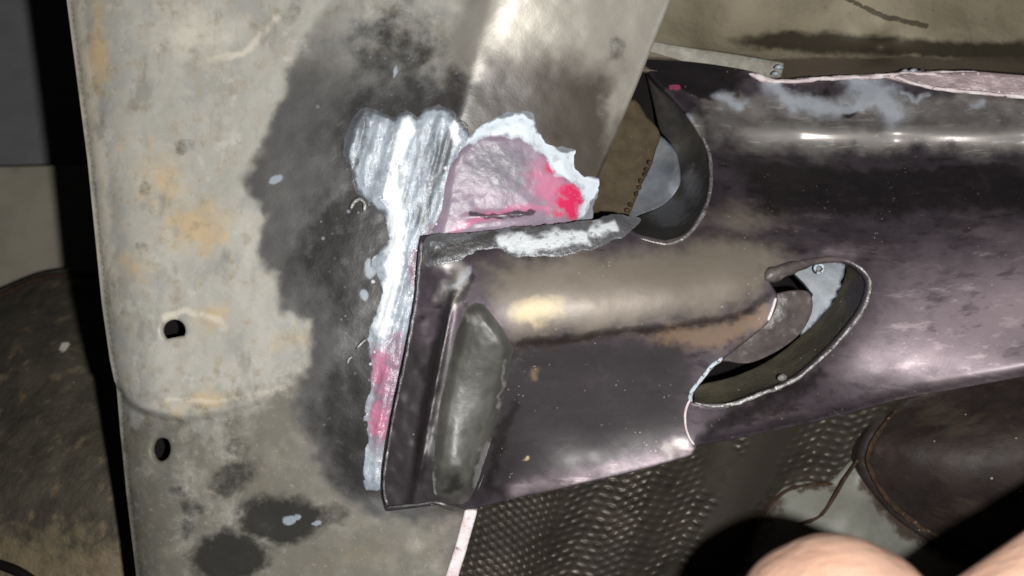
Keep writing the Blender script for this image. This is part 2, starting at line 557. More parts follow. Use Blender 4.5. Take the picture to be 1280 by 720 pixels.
material('smear_pink', (0.29, 0.225, 0.295), (0.21, 0.165, 0.215), 26, rough=0.38, spec=0.4, layers=[
    dict(mask=('attr', 'grey', 16, 0.25, 0.1, 0.8), c=(0.16, 0.155, 0.185), r=0.36, a=0.85),
    dict(mask=('attr', 'pink', 14, 0.3, 0.2, 0.9), c=(0.55, 0.17, 0.29), r=0.28, a=0.8),
    dict(mask=('attr', 'hot', 12, 0.3, 0.25, 0.95), c=(0.60, 0.02, 0.10), r=0.25, a=0.95),
    dict(mask=('attr', 'dark', 8, 0.2, 0.4, 0.7), c=(0.05, 0.04, 0.05), r=0.25, a=0.9),
    dict(mask=('attr', 'white', 10, 0.25, 0.35, 0.75), c=(0.66, 0.74, 0.82), r=0.35),
    dict(mask=('noise', 13, 0.52, 0.68), c=(0.30, 0.29, 0.34), a=0.45),
    dict(mask=('attr', 'thin', 7, 0.32, 0.35, 1.0), c=(0.12, 0.125, 0.14), r=0.3, a=0.85),
], bumps=[(20, 0.22), (6, 0.07)])

material('worn_steel', (0.30, 0.31, 0.33), (0.20, 0.20, 0.21), 24, rough=0.36, metal=0.5, layers=[
    dict(mask=('noise', 26, 0.5, 0.66, (2, 1, 1)), c=(0.70, 0.74, 0.78), r=0.4, m=0.1, a=0.85),
    dict(mask=('noise', 34, 0.58, 0.7), c=(0.05, 0.045, 0.045), r=0.5, m=0.1, a=0.9),
    dict(mask=('noise', 8, 0.62, 0.75), c=(0.10, 0.08, 0.07), a=0.8),
], bumps=[(12, 0.5), (4, 0.2)])

material('lip_steel', (0.20, 0.205, 0.22), (0.13, 0.132, 0.145), 30, rough=0.34, metal=0.45, layers=[
    dict(mask=('attr', 'dark', 14, 0.25, 0.35, 0.85), c=(0.055, 0.05, 0.052), r=0.35, m=0.2, a=0.9),
    dict(mask=('attr', 'white', 14, 0.25, 0.1, 0.65), c=(0.66, 0.70, 0.74), r=0.4, m=0.0, a=0.92),
    dict(mask=('noise', 9, 0.55, 0.68), c=(0.10, 0.095, 0.095), r=0.5, a=0.7)], bumps=[(12, 0.4), (4, 0.15)])

material('cut_edge', (0.42, 0.42, 0.42), (0.20, 0.19, 0.19), 10, rough=0.38, metal=0.45, layers=[
    dict(mask=('noise', 12, 0.56, 0.66), c=(0.06, 0.05, 0.05), r=0.5, m=0.1),
    dict(mask=('noise', 7, 0.6, 0.72), c=(0.75, 0.78, 0.80), r=0.3, m=0.2),
], bumps=[(5, 0.4)])

material('worn_dark', (0.17, 0.165, 0.175), (0.08, 0.075, 0.085), 14, rough=0.32, metal=0.3, layers=[
    dict(mask=('noise', 16, 0.55, 0.68), c=(0.42, 0.42, 0.43), r=0.3, m=0.3, a=0.8)], bumps=[(6, 0.3)])

material('blue_edge', (0.40, 0.50, 0.60), (0.60, 0.62, 0.65), 8, rough=0.4, layers=[
    dict(mask=('noise', 9, 0.55, 0.65), c=(0.06, 0.05, 0.05), r=0.5)], bumps=[(4, 0.3)])

material('pink_seam', (0.62, 0.50, 0.52), (0.75, 0.70, 0.72), 14, rough=0.42, layers=[
    dict(mask=('noise', 10, 0.6, 0.7), c=(0.16, 0.09, 0.10), r=0.5)], bumps=[(6, 0.4)])

material('pink_plate', (0.33, 0.255, 0.265), (0.24, 0.185, 0.20), 40, rough=0.42, metal=0.2, layers=[
    dict(mask=('noise', 30, 0.5, 0.7, (3, 1, 1)), c=(0.20, 0.15, 0.155))], bumps=[(20, 0.3)])

material('collar_dark', (0.042, 0.039, 0.035), (0.026, 0.024, 0.023), 40, rough=0.5, layers=[
    dict(mask=('attr', 'ash', 18, 0.3, 0.4, 0.9), c=(0.12, 0.125, 0.14), r=0.5, a=0.8)], bumps=[(20, 0.2)])

material('collar_olive', (0.085, 0.078, 0.052), (0.055, 0.048, 0.034), 30, rough=0.6, layers=[
    dict(mask=('attr', 'ash', 14, 0.3, 0.35, 0.9), c=(0.055, 0.045, 0.050), r=0.4),
    dict(mask=('specks', 14, 0.12, 0.5), c=(0.4, 0.4, 0.36))], bumps=[(16, 0.3), (4, 0.08)])

material('blue_plate', (0.085, 0.107, 0.135), (0.045, 0.056, 0.072), 90, rough=0.45, metal=0.1, layers=[
    dict(mask=('noise', 34, 0.5, 0.7), c=(0.06, 0.066, 0.078), a=0.8),
    dict(mask=('noise', 18, 0.58, 0.7, (1, 2, 1)), c=(0.16, 0.19, 0.225), a=0.6)], bumps=[(24, 0.12)])

material('blue_dark', (0.060, 0.074, 0.095), (0.030, 0.036, 0.046), 40, rough=0.5, layers=[
    dict(mask=('noise', 30, 0.52, 0.66, (1, 2.5, 1), 0.2), c=(0.15, 0.175, 0.21), a=0.6)], bumps=[(20, 0.1)])

material('mauve_plate', (0.11, 0.095, 0.092), (0.07, 0.058, 0.06), 26, rough=0.42, layers=[
    dict(mask=('noise', 16, 0.55, 0.7), c=(0.20, 0.19, 0.19), a=0.7)], bumps=[(14, 0.3), (4, 0.1)])

material('void_black', (0.008, 0.007, 0.007), rough=0.8, spec=0.1, bumps=[(20, 0.2)])

material('mud', (0.085, 0.066, 0.042), (0.06, 0.046, 0.030), 26, rough=0.9, spec=0.15, layers=[
    dict(mask=('noise', 6, 0.6, 0.75), c=(0.12, 0.095, 0.065)),
    dict(mask=('specks', 16, 0.1, 0.5), c=(0.28, 0.17, 0.10))], bumps=[(12, 0.5), (4, 0.25)])

material('pan_paint', (0.30, 0.262, 0.19), (0.235, 0.205, 0.145), 80, rough=0.62, spec=0.35, layers=[
    dict(mask=('noise', 60, 0.5, 0.72, (3, 1, 1)), c=(0.36, 0.32, 0.235), a=0.6),
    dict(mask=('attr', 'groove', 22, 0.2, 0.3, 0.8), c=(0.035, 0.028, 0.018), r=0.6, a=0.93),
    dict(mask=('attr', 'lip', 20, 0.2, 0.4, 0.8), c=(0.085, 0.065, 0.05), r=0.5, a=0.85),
    dict(mask=('attr', 'crack', 6, 0.25, 0.45, 0.7), c=(0.04, 0.03, 0.02), r=0.6, a=0.8),
    dict(mask=('noise', 10, 0.62, 0.75), c=(0.09, 0.075, 0.05), a=0.7),
], bumps=[(40, 0.4), (8, 0.15)])

material('pan_lip', (0.30, 0.285, 0.24), (0.21, 0.20, 0.165), 30, rough=0.5, layers=[
    dict(mask=('noise', 14, 0.55, 0.7), c=(0.32, 0.34, 0.35), a=0.6)], bumps=[(16, 0.3)])

material('shield_metal', (0.095, 0.083, 0.066), (0.060, 0.052, 0.042), 60, rough=0.42, metal=0.5, spec=0.4, layers=[
    dict(mask=('noise', 80, 0.45, 0.62), c=(0.035, 0.029, 0.023), r=0.6, m=0.1, a=0.85),
    dict(mask=('attr', 'band', 10, 0.1, 0.4, 0.7), c=(0.045, 0.038, 0.030), r=0.6, m=0.1, a=0.9)], bumps=[(5, 0.10)])

material('exhaust_metal', (0.038, 0.028, 0.026), (0.022, 0.016, 0.015), 60, rough=0.62, spec=0.4, layers=[
    dict(mask=('noise', 60, 0.5, 0.68, (4, 1, 1), -0.35), c=(0.075, 0.057, 0.041), a=0.75),
    dict(mask=('noise', 12, 0.6, 0.75), c=(0.085, 0.055, 0.038), a=0.7),
    dict(mask=('specks', 26, 0.09, 0.45), c=(0.35, 0.33, 0.30), a=0.9)], bumps=[(30, 0.35), (6, 0.12)])

material('cone_metal', (0.25, 0.255, 0.225), (0.19, 0.19, 0.165), 60, rough=0.5, spec=0.4, layers=[
    dict(mask=('attr', 'rim', 16, 0.3, 0.3, 0.8), c=(0.055, 0.036, 0.026), r=0.7, a=0.95)], bumps=[(30, 0.25)])

material('rust_crust', (0.07, 0.042, 0.024), (0.035, 0.022, 0.014), 10, rough=0.8, spec=0.25, layers=[
    dict(mask=('noise', 7, 0.6, 0.72), c=(0.20, 0.15, 0.11))], bumps=[(5, 0.5)])

material('drum_metal', (0.11, 0.098, 0.075), (0.07, 0.063, 0.048), 50, rough=0.55, spec=0.4, layers=[
    dict(mask=('noise', 34, 0.56, 0.7), c=(0.22, 0.175, 0.11), r=0.8, a=0.75),
    dict(mask=('attr', 'mud', 30, 0.3, 0.4, 0.9), c=(0.30, 0.235, 0.145), r=0.85, a=0.75),
    dict(mask=('attr', 'flake', 4, 0.3, 0.5, 0.75), c=(0.75, 0.72, 0.62)),
    dict(mask=('specks', 22, 0.10, 0.5), c=(0.45, 0.43, 0.36), a=0.8),
    dict(mask=('noise', 8, 0.6, 0.72), c=(0.02, 0.018, 0.014), a=0.7)], bumps=[(30, 0.8), (7, 0.3)])

material('panel_grey', (0.20, 0.20, 0.208), (0.18, 0.18, 0.188), 60, rough=0.6, bumps=[(30, 0.2)])
material('panel_tan', (0.34, 0.315, 0.255), (0.30, 0.275, 0.22), 70, rough=0.6, bumps=[(30, 0.2)])
material('dark_body', (0.004, 0.004, 0.004), rough=0.9, spec=0.05)

material('skin', (0.50, 0.325, 0.245), (0.46, 0.28, 0.205), 60, rough=0.5, spec=0.35, sub=0.25, layers=[
    dict(mask=('noise', 50, 0.5, 0.7), c=(0.50, 0.29, 0.225), a=0.5)], bumps=[(20, 0.8, (6, 1, 1), 0.15), (5, 0.12)])
material('droplet', (0.55, 0.55, 0.60), rough=0.12, spec=0.7, coat=0.5, coat_rough=0.05)
material('nail', (0.60, 0.42, 0.36), rough=0.3, sub=0.2)


# ================================================================== setting: dark underbody far behind
sheet('underbody', [(-900, -700), (2200, -700), (2200, 1500), (-900, 1500)], lambda x, y: -330 + 0 * x, 'dark_body', None, res=200, thick=3, cr=False)
bpy.data.objects['underbody']['kind'] = 'structure'
tag(bpy.data.objects['underbody'], 'black unlit underbody seen through the gaps')

# ================================================================== panels and drum left of the rail
o = sheet('body_panel', [(-160, -120), (150, -120), (180, 204), (-160, 212)], lambda x, y: -240 + 3 * fbm(x, y, 90, 3), 'panel_grey', None, res=16, thick=4, cr=False)
tag(o, 'dark grey flat panel behind the rail in the upper left corner', 'panel')
o = sheet('body_panel', [(-160, 213), (185, 206), (210, 460), (-160, 460)], lambda x, y: -196 + 3 * fbm(x, y, 90, 8), 'panel_tan', None, res=16, thick=4, cr=False)
tag(o, 'dull tan panel under the dark grey one, left of the rail', 'panel')

hd = tps([(-150, 420, -175), (0, 368, -165), (70, 345, -160), (200, 380, -150), (0, 400, -140), (100, 390, -135), (0, 500, -105), (100, 500, -95),
          (0, 620, -75), (150, 620, -62), (0, 760, -70), (200, 760, -52), (-150, 600, -100)])
drum_h = lambda x, y: hd(x, y) + 2.5 * (fbm(x, y, 40, 9) - 0.5)
drum = thing('metal_drum', 'dark mud-spotted rounded metal drum at the lower left, behind the rail', 'drum', P(50, 560, -100))
sheet('drum_shell', [(-160, 440), (-60, 392), (0, 368), (60, 346), (120, 346), (200, 380), (260, 500), (260, 800), (-160, 800)], drum_h, 'drum_metal', drum, res=6, thick=25, edge=2.5,
      masks=dict(mud=lambda x, y: sstep(560, 720, y) * 0.8 + 0.5 * np.maximum(ell(x, y, 100, 590, 40, 30), 0),
                 flake=lambda x, y: np.maximum(ell(x, y, 76, 437, 14, 9, -0.4) * 1.6, 0)))
sweep('drum_rim', [(-60, 394, -168), (0, 370, -162), (40, 352, -158), (75, 345, -154), (120, 346, -150)], 1.2, 'rust_crust', drum)
sweep('lower_seam', [(-40, 694, -68), (0, 706, -66), (25, 716, -64), (60, 740, -64)], 1.6, 'void_black', drum)

# ================================================================== floor pan, top right
hp = tps([(790, -60, -58), (1100, -60, -56), (1420, -60, -56), (790, 20, -56), (1100, 20, -54), (1420, 20, -54), (860, 45, -58), (1100, 40, -56), (1420, 45, -56),
          (900, 62, -65), (1100, 62, -64), (1280, 64, -64), (1420, 66, -64), (900, 80, -54), (1100, 78, -53), (1420, 84, -52), (1000, 100, -52), (1280, 104, -51)])
pan_h = lambda x, y: hp(x, y) + 1.0 * (fbm(x, y, 60, 21) - 0.5)
pan = thing('floor_pan', 'dirty tan sheet metal floor pan along the top right', 'floor pan', P(1080, 20, -56))
gy = lambda x: 58 + 8 * np.sin(x / 90.0) * 0.5 + (x - 1000) * 0.012
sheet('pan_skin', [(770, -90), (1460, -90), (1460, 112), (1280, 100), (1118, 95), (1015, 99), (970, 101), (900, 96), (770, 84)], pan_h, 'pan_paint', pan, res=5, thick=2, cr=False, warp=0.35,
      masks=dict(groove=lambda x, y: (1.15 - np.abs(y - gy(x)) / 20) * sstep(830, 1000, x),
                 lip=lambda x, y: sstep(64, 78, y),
                 crack=lambda x, y: 1.2 - seg_dist(x, y, [(1040, -10), (1075, 8), (1110, 22), (1140, 30), (1160, 32)], False) / 5
                 + 0.9 * np.maximum(ell(x, y, 1020, 22, 25, 6), 0)))
lip_f = lambda x, y: -49 + 0.02 * (80 - y) + 0.6 * fbm(x, y, 30, 4)
sheet('pan_lip', [(806, 52), (860, 61), (920, 70), (978, 80), (975, 94), (935, 92), (870, 82), (800, 73)], lip_f, 'pan_lip', pan, res=4, thick=3, edge=0.7, cr=False)

# ================================================================== heat shield under the crossmember
hs = tps([(560, 800, -62), (575, 640, -56), (700, 610, -58), (860, 560, -58), (1000, 530, -58), (1120, 500, -56), (700, 720, -66), (860, 680, -68), (950, 620, -68),
          (1040, 580, -66), (800, 800, -74), (960, 720, -78)])


def shield_h(x, y):
    w = 5 * (fbm(x, y, 70, 31, 2) - 0.5) * 2
    u, v = rot(x + w, y + w * 0.6, -0.12)
    def cells(u, v, a, b, ru, rv):
        j = np.floor(v / b)
        uu = u + (j % 2) * a * 0.5
        i = np.floor(uu / a)
        du = uu - (i + 0.5) * a; dv = v - (j + 0.5) * b
        amp = 0.55 + 0.6 * _hash(i, j, 5)
        return amp * np.clip(1 - (du / ru) ** 2 - (dv / rv) ** 2, 0, 1) ** 0.8
    per = 64.0
    tri_ = np.abs(((x + 0.35 * y) / per) % 1.0 - 0.5) * 2
    v = v + 9 * tri_
    big = cells(u, v, 15, 9.2, 6.4, 2.9)
    u2, v2 = rot(x + w, y + w, 0.75)
    small = cells(u2, v2, 10.5, 8.5, 4.2, 3.0)
    k = sstep(715, 690, x + 0.25 * (y - 620))
    band = seg_dist(x, y, [(1000, 505), (955, 560), (905, 660), (870, 760)], False)
    m = sstep(15, 28, band) * sstep(0.30, 0.42, fbm(x, y, 60, 77, 2) + 0.05)
    wave = 1.6 * np.sin((x + 0.35 * y) / 62 * 2 * math.pi * 0.5)
    return hs(x, y) + wave + m * 0.7 * (big * (1 - k) + small * k)


shield = thing('heat_shield', 'dark bronze dimpled heat shield below the crossmember', 'heat shield', P(800, 640, -62))
sheet('dimpled_skin', [(545, 800), (575, 600), (700, 575), (860, 520), (1000, 490), (1150, 470), (1125, 512), (1080, 570), (1040, 625), (1000, 680), (960, 800)], shield_h, 'shield_metal', shield,
      res=1.9, thick=1.2, cr=False,
      masks=dict(band=lambda x, y: 1.3 - seg_dist(x, y, [(1000, 505), (955, 560), (905, 660), (870, 760)], False) / 36))

# ================================================================== exhaust can and its pale cone, bottom right
hc = tps([(1118, 515, -58), (1200, 487, -54), (1290, 462, -50), (1420, 440, -46), (1095, 545, -54), (1083, 578, -56), (1112, 628, -58), (1153, 662, -58), (1210, 692, -60), (1300, 720, -60), (1420, 740, -60),
          (1130, 560, -46), (1160, 620, -46), (1200, 560, -38), (1220, 630, -40), (1300, 540, -32), (1300, 620, -34), (1420, 580, -30), (1420, 660, -38)])
can_h = lambda x, y: hc(x, y) + 1.2 * (fbm(x, y, 40, 41) - 0.5)
exhaust = thing('exhaust_can', 'dark brown exhaust can with pale cone at the lower right', 'exhaust', P(1200, 620, -60))
sheet('can_shell', [(1118, 515), (1200, 480), (1290, 455), (1460, 425), (1460, 760), (1290, 722), (1210, 692), (1153, 662), (1112, 628), (1083, 578), (1093, 545)], can_h, 'exhaust_metal', exhaust,
      res=5, thick=30, edge=2.0)
hk = tps([(918, 690, -74), (965, 633, -68), (985, 610, -68), (1040, 605, -66), (1080, 570, -62), (1110, 620, -62), (1160, 665, -63), (1230, 700, -64), (1010, 640, -61), (1060, 640, -57), (1100, 690, -56),
          (1020, 720, -60), (1180, 740, -58), (920, 780, -74), (1050, 790, -62)])
cone_out = [(905, 720), (935, 668), (965, 633), (985, 612), (1010, 606), (1040, 606), (1062, 585), (1082, 566), (1105, 600), (1160, 655), (1240, 690), (1300, 780), (900, 800)]
sheet('cone', cone_out, lambda x, y: hk(x, y) + 0.5 * (fbm(x, y, 30, 3) - 0.5), 'cone_metal', exhaust, res=5, thick=6, edge=1.0,
      masks=dict(rim=lambda x, y: np.maximum.reduce([1.1 - seg_dist(x, y, [(1075, 565), (1085, 600), (1112, 634), (1153, 668), (1215, 700), (1300, 740)], False) / 26,
                                                     1.0 - seg_dist(x, y, [(905, 720), (935, 668), (965, 633)], False) / 34,
                                                     0.85 - seg_dist(x, y, [(985, 612), (1040, 606)], False) / 14])))
sweep('weld_seam', [(1122, 512, -56), (1098, 542, -52), (1086, 578, -53), (1112, 626, -55), (1153, 660, -56), (1212, 690, -57)], 0.8, 'rust_crust', exhaust, wob=0.5, seed=3, flat=0.5)
sweep('cone_seam', [(1118, 514, -53), (1090, 552, -56), (1062, 590, -59), (1042, 622, -59), (1030, 640, -59), (1018, 649, -59.5), (997, 655, -60)], [0.3, 0.4, 0.45, 0.5, 0.6, 0.6, 0.5], 'rust_crust', exhaust, wob=0.35, seed=5)
sweep('cone_edge', [(1042, 605, -64), (1005, 607, -65), (978, 617, -66), (948, 650, -69), (918, 690, -72), (900, 730, -73)], 0.45, 'rust_crust', exhaust, wob=0.3, seed=6)

# ================================================================== chassis rail
LY = [-90, 0, 200, 380, 450, 478, 492, 540, 620, 720, 820]
LX = [76, 86, 112, 130, 140, 146, 149, 153, 161, 173, 185]
STEP = [(120, 470), (146, 482), (160, 501), (180, 513), (230, 522), (300, 510), (390, 472), (450, 450), (700, 440)]
sc_ = curve(STEP, 3)
ystep = lambda x: np.interp(x, sc_[:, 0], sc_[:, 1])
ridge_x = lambda y: np.interp(y, [-90, 0, 150, 300], [622, 612, 575, 556])


def soft(v, w): return w * np.log1p(np.exp(np.clip(v / w, -30, 30)))


def rail_h(x, y):
    e = x - np.interp(y, LY, LX)
    t = np.clip(1 - e / 62, 0, 1) * 0.985
    h = -8.5 * (1 - np.sqrt(1 - t * t))
    amp = np.interp(x, [140, 230, 330, 450, 600], [4.4, 2.2, 0.5, 0.1, 0.0])
    h = h - amp * sstep(-5, 7, y - ystep(x))
    u = x - ridge_x(y)
    h = h - 0.018 * np.maximum(u, 0) - 0.065 * soft(u - 100, 34) + 0.7 * np.exp(-(u / 24) ** 2) * sstep(260, 60, y) + 0.35 * np.exp(-((u + 50) / 18) ** 2) * sstep(200, 40, y)
    h = h + 0.046 * soft(110 - y, 34) * sstep(-60, 40, u)
    h = h + 1.1 * (fbm(x, y, 110, 2) - 0.5) + 0.45 * (fbm(x, y, 46, 12, 3) - 0.5)
    h = h - 0.5 * np.maximum(ell(x, y, 345, 650, 60, 42), 0) - 0.4 * np.maximum(ell(x, y, 285, 692, 60, 40), 0)
    return h


FILM = [(470, -60), (412, 0), (386, 38), (366, 75), (352, 112), (336, 150), (316, 192), (299, 222), (316, 252), (333, 275), (326, 312), (342, 345), (352, 384), (385, 397), (396, 402),
        (388, 440), (383, 470), (372, 500), (360, 530), (395, 560), (405, 605), (430, 628), (480, 642), (640, 644), (640, 300), (620, -60)]


def m_film(x, y):
    e = sstep(-14, 12, sdf(x, y, FILM))
    g = 0.28 + 0.72 * sstep(-40, 190, y + 0.35 * (470 - x)) - 0.10 * sstep(420, 340, x)
    return e * g + 0.16 * (fbm(x, y, 40, 81) - 0.5) * e


def m_soot(x, y):
    v = np.maximum.reduce([1.55 * ell(x, y, 462, 330, 130, 165), 1.6 * ell(x, y, 540, 170, 200, 125), 1.8 * ell(x, y, 452, 520, 72, 150), 0.9 * ell(x, y, 400, 330, 90, 80), 0.9 * ell(x, y, 500, 70, 110, 120)])
    return np.maximum(v, 0) * (0.55 + 0.9 * fbm(x, y, 34, 66)) * 0.95


def m_brown(x, y):
    u = x - ridge_x(y)
    v = 1.1 * sstep(5, 140, y + 0.12 * (700 - x)) * sstep(-60, 40, u)
    streak = vnoise(u, y * 0.12, 16, 9)
    return v * (0.75 + 0.55 * streak) * (1 - 0.7 * sstep(-34, -2, x - np.interp(y, [-90, 0, 110, 240], [866, 834, 790, 735])) * sstep(215, 110, y)) - 0.6 * np.exp(-(u / 9) ** 2) * sstep(200, 110, y)


def m_plate(x, y):
    u = x - ridge_x(y)
    return sstep(-95, 0, u) * (1.0 - 0.4 * sstep(120, 220, y)) * (0.7 + 0.5 * vnoise(u, y * 0.15, 20, 44))


SPOTS = [(180, 238, 8, 9, 0, .45), (228, 184, 14, 9, 0.3, .4), (290, 597, 28, 20, -0.4, .62), (352, 650, 46, 26, 0.1, 1), (287, 698, 42, 28, -0.2, 1), (243, 634, 12, 8, 0, .6), (236, 660, 7, 14, 0, .55), (768, 62, 11, 15, 0.2, .5),
         (300, 560, 14, 10, 0, .4), (365, 15, 9, 22, 0.3, .4), (182, 310, 6, 7, 0, .4), (405, 648, 30, 14, 0.1, .6), (226, 617, 8, 6, 0, .6), (390, 520, 14, 26, 0, .5)]


def m_spot(x, y):
    v = np.zeros_like(x)
    for cx, cy, rx, ry, a, k in SPOTS: v = np.maximum(v, k * np.clip(ell(x, y, cx, cy, rx * 1.5, ry * 1.5, a) * 1.9, 0, 0.85))
    return v


def m_tan(x, y):
    v = np.zeros_like(x)
    for cx, cy, rx, ry, a, k in [(118, 70, 22, 130, 0.1, 1.0), (245, 280, 60, 46, -0.4, 1.1), (200, 225, 55, 60, 0, 0.8), (260, 395, 46, 22, -0.3, 0.9), (250, 500, 70, 22, -0.1, 0.9), (330, 600, 60, 40, -0.6, 0.6),
                                 (440, 695, 90, 34, -0.15, 0.9), (170, 330, 40, 40, 0, 0.7), (365, 430, 50, 30, -0.5, 0.6), (160, 180, 30, 80, 0, 0.5), (540, 690, 50, 30, -0.2, 0.7)]:
        v = np.maximum(v, k * np.maximum(ell(x, y, cx, cy, rx * 1.3, ry * 1.3, a), 0))
    return v * 1.1


def m_pale(x, y):
    v = np.zeros_like(x)
    v = np.maximum(v, 1.1 - seg_dist(x, y, [(262, 72), (285, 70), (308, 68), (322, 50), (345, 22)], False) / 9)
    v = np.maximum(v, 0.55 - seg_dist(x, y, [(200, 180), (245, 190), (258, 220), (250, 245)], False) / 14)
    v = np.maximum(v, 1.0 - seg_dist(x, y, [(205, 398), (235, 390), (275, 402)], False) / 10)
    v = np.maximum(v, 0.9 - seg_dist(x, y, [(210, 500), (270, 502), (340, 490), (410, 465)], False) / 8)
    v = np.maximum(v, 0.9 * np.maximum(ell(x, y, 240, 40, 120, 70), 0))
    v = np.maximum(v, 1.3 * np.maximum(ell(x, y, 743, 26, 16, 14), 0))  # specular spot near the top painted pale
    v = np.maximum(v, 0.8 - seg_dist(x, y, [(316, 690), (325, 660), (340, 605), (372, 572), (385, 555)], False) / 9)
    v = np.maximum(v, 0.75 - seg_dist(x, y, [(212, 588), (240, 612), (290, 622), (312, 600)], False) / 8)
    v = np.maximum(v, 0.8 - seg_dist(x, y, [(398, 615), (408, 585), (400, 560), (385, 545)], False) / 7)
    v = np.maximum(v, 0.7 - seg_dist(x, y, [(372, 545), (368, 515), (385, 498), (398, 510)], False) / 6)
    v = np.maximum(v, 0.8 - seg_dist(x, y, [(430, 625), (520, 655), (560, 690)], False) / 12)
    v = np.maximum(v, 1.05 * sstep(34, 8, x - np.interp(y, LY, LX)) * sstep(470, 300, y))  # left edge painted lighter where the rounding catches light
    return v


def m_drip(x, y):
    v = np.zeros_like(x)
    for cx, cy, rx, ry, a in [(343, 224, 10, 7, -0.2), (362, 648, 8, 6, 0), (372, 646, 5, 4, 0), (395, 657, 7, 4, -0.2), (455, 368, 7, 8, 0),
                              (365, 650, 6, 4, 0), (464, 335, 9, 12, 0), (492, 90, 3, 8, 0)]:
        v = np.maximum(v, np.clip(ell(x, y, cx, cy, rx * 1.3, ry * 1.3, a) * 2, 0, 1))
    return v


def m_grime(x, y):
    v = sstep(440, 560, y) * 0.75 + 0.5 * sstep(300, 380, x) * sstep(420, 520, y) + 0.35 * np.maximum(ell(x, y, 400, 560, 80, 130), 0)
    return v * (0.5 + 0.9 * fbm(x, y, 46, 19))


rail = thing('chassis_rail', 'wide dirty grey steel chassis rail with black soot and dark spots, running top to bottom', 'chassis rail', P(380, 400, -20))
rail_out = np.vstack([linear(list(zip(LX, LY)), 4, False)[:-1][::-1][::-1],
                      linear([(185, 820), (520, 820), (535, 790), (562, 720), (590, 644), (570, 622), (545, 560), (555, 450), (600, 350), (680, 302), (735, 240), (790, 110), (812, 55), (834, 0), (866, -90), (76, -90)], 4, False)[:-1]])
hole_a = [(216 + 13.5 * math.cos(t), min(415 + 12.5 * math.sin(t), 424 - 2.5 * math.cos(t))) for t in np.linspace(0, 2 * math.pi, 20)[:-1]]
hole_b = [(190, 563), (193, 553), (200, 549), (208, 552), (211, 562), (208, 572), (200, 577), (193, 573)]
sheet('rail_body', rail_out, rail_h, 'rail_metal', rail, res=3.4, thick=45, edge=1.0, cr=False, holes=[[((x - 216) * 1.42 + 216, (y - 416) * 1.5 + 415) for x, y in hole_a], [((x - 200) * 1.5 + 200, (y - 563) * 1.4 + 563) for x, y in hole_b]],
      masks=dict(film=m_film, soot=m_soot, brown=m_brown, plate=m_plate, spot=m_spot, tan=m_tan, pale=m_pale, drip=m_drip, grime=m_grime))
sheet('hole_blackout', [(165, 380), (270, 380), (270, 600), (180, 600)], lambda x, y: -20 + 0 * x, 'void_black', rail, res=20, thick=1.5, cr=False)  # added black sheet that keeps the torchlit hole interiors dark
sheet('flange_edge', [(583, 640), (594, 640), (580, 690), (566, 735), (550, 790), (540, 790), (556, 730), (570, 688)], lambda x, y: rail_h(x, y) + 1.0, 'pink_seam', rail, res=3, thick=4, edge=0.5, cr=False)
sweep('paint_ring', [(438, 262, 1.6), (443, 253, 1.8), (450, 249, 1.9), (456, 255, 1.8), (455, 265, 1.5)], 0.5, 'cut_edge', rail, step=2)
for pts in ([(445, 437, 1.0), (452, 429, 1.2), (458, 424, 1.0)], [(434, 455, 0.6), (437, 448, 0.8), (441, 446, 0.6)], [(470, 437, 0.7), (474, 440, 0.8), (476, 444, 0.6)]):
    sweep('metal_sliver', pts, 0.35, 'cut_edge', rail, step=1.5, sides=6)

# ---- smears of seam sealer on the rail
WS = [(429, 184), (437, 156), (455, 136), (475, 140), (490, 147), (500, 141), (512, 140), (522, 147), (531, 137), (546, 133), (562, 136), (572, 148), (584, 162), (590, 182), (582, 230), (564, 268), (538, 300),
      (526, 330), (521, 371), (511, 443), (496, 499), (482, 571), (480, 613), (458, 613), (455, 575), (461, 549), (456, 515), (466, 465), (459, 425), (470, 390), (479, 354), (465, 337), (469, 321), (485, 300),
      (481, 272), (462, 255), (446, 238), (439, 212)]


def ws_st(x, y):
    u, v = rot(x, y, 0.27, 500, 300)       # u across the strokes, v along them
    return u, v


def ws_h(x, y):
    u, v = ws_st(x, y)
    d = np.maximum(sdf(x, y, WS), 0)
    st = vnoise(u, v * 0.10, 9, 3) + 0.5 * vnoise(u, v * 0.16, 4.5, 8)
    return rail_h(x, y) + 0.12 + np.minimum(d * 0.09, 1.1) + 1.1 * (st - 0.75) * sstep(0, 8, d) + 0.9 * (fbm(x, y, 11, 15) - 0.5) * sstep(260, 330, y)


def ws_dark(x, y):
    u, v = ws_st(x, y)
    st = 0.6 * vnoise(u, v * 0.08, 13, 23) + 0.4 * vnoise(u, v * 0.14, 5, 29)
    right = np.maximum(ell(x, y, 550, 190, 30, 75, 0.25), 0) * 0.9
    left = np.maximum(ell(x, y, 470, 180, 45, 45), 0) * 0.35
    return (right + left) * (0.35 + 1.3 * st) + 0.7 * sstep(0.50, 0.75, st) * sstep(320, 250, y) + 0.5 * sstep(9, 0, sdf(x, y, WS)) * sstep(330, 280, y) - 0.9 * np.exp(-((u + 10 - 0.03 * v) / 13) ** 2)


def ws_white(x, y):
    core = 1.0 - seg_dist(x, y, [(510, 150), (500, 185), (493, 240), (497, 300), (490, 360), (478, 410)], False) / 22
    b = 1.1 - seg_dist(x, y, [(567, 158), (568, 172)], False) / 12
    return np.maximum(core, b) + 0.4 * (fbm(x, y, 14, 7) - 0.5)


def ws_pink(x, y):
    return np.maximum.reduce([1.5 * ell(x, y, 474, 525, 24, 44), 1.4 * ell(x, y, 476, 462, 24, 48), 0.8 * ell(x, y, 562, 275, 26, 16), 0.7 * ell(x, y, 500, 420, 14, 30)])


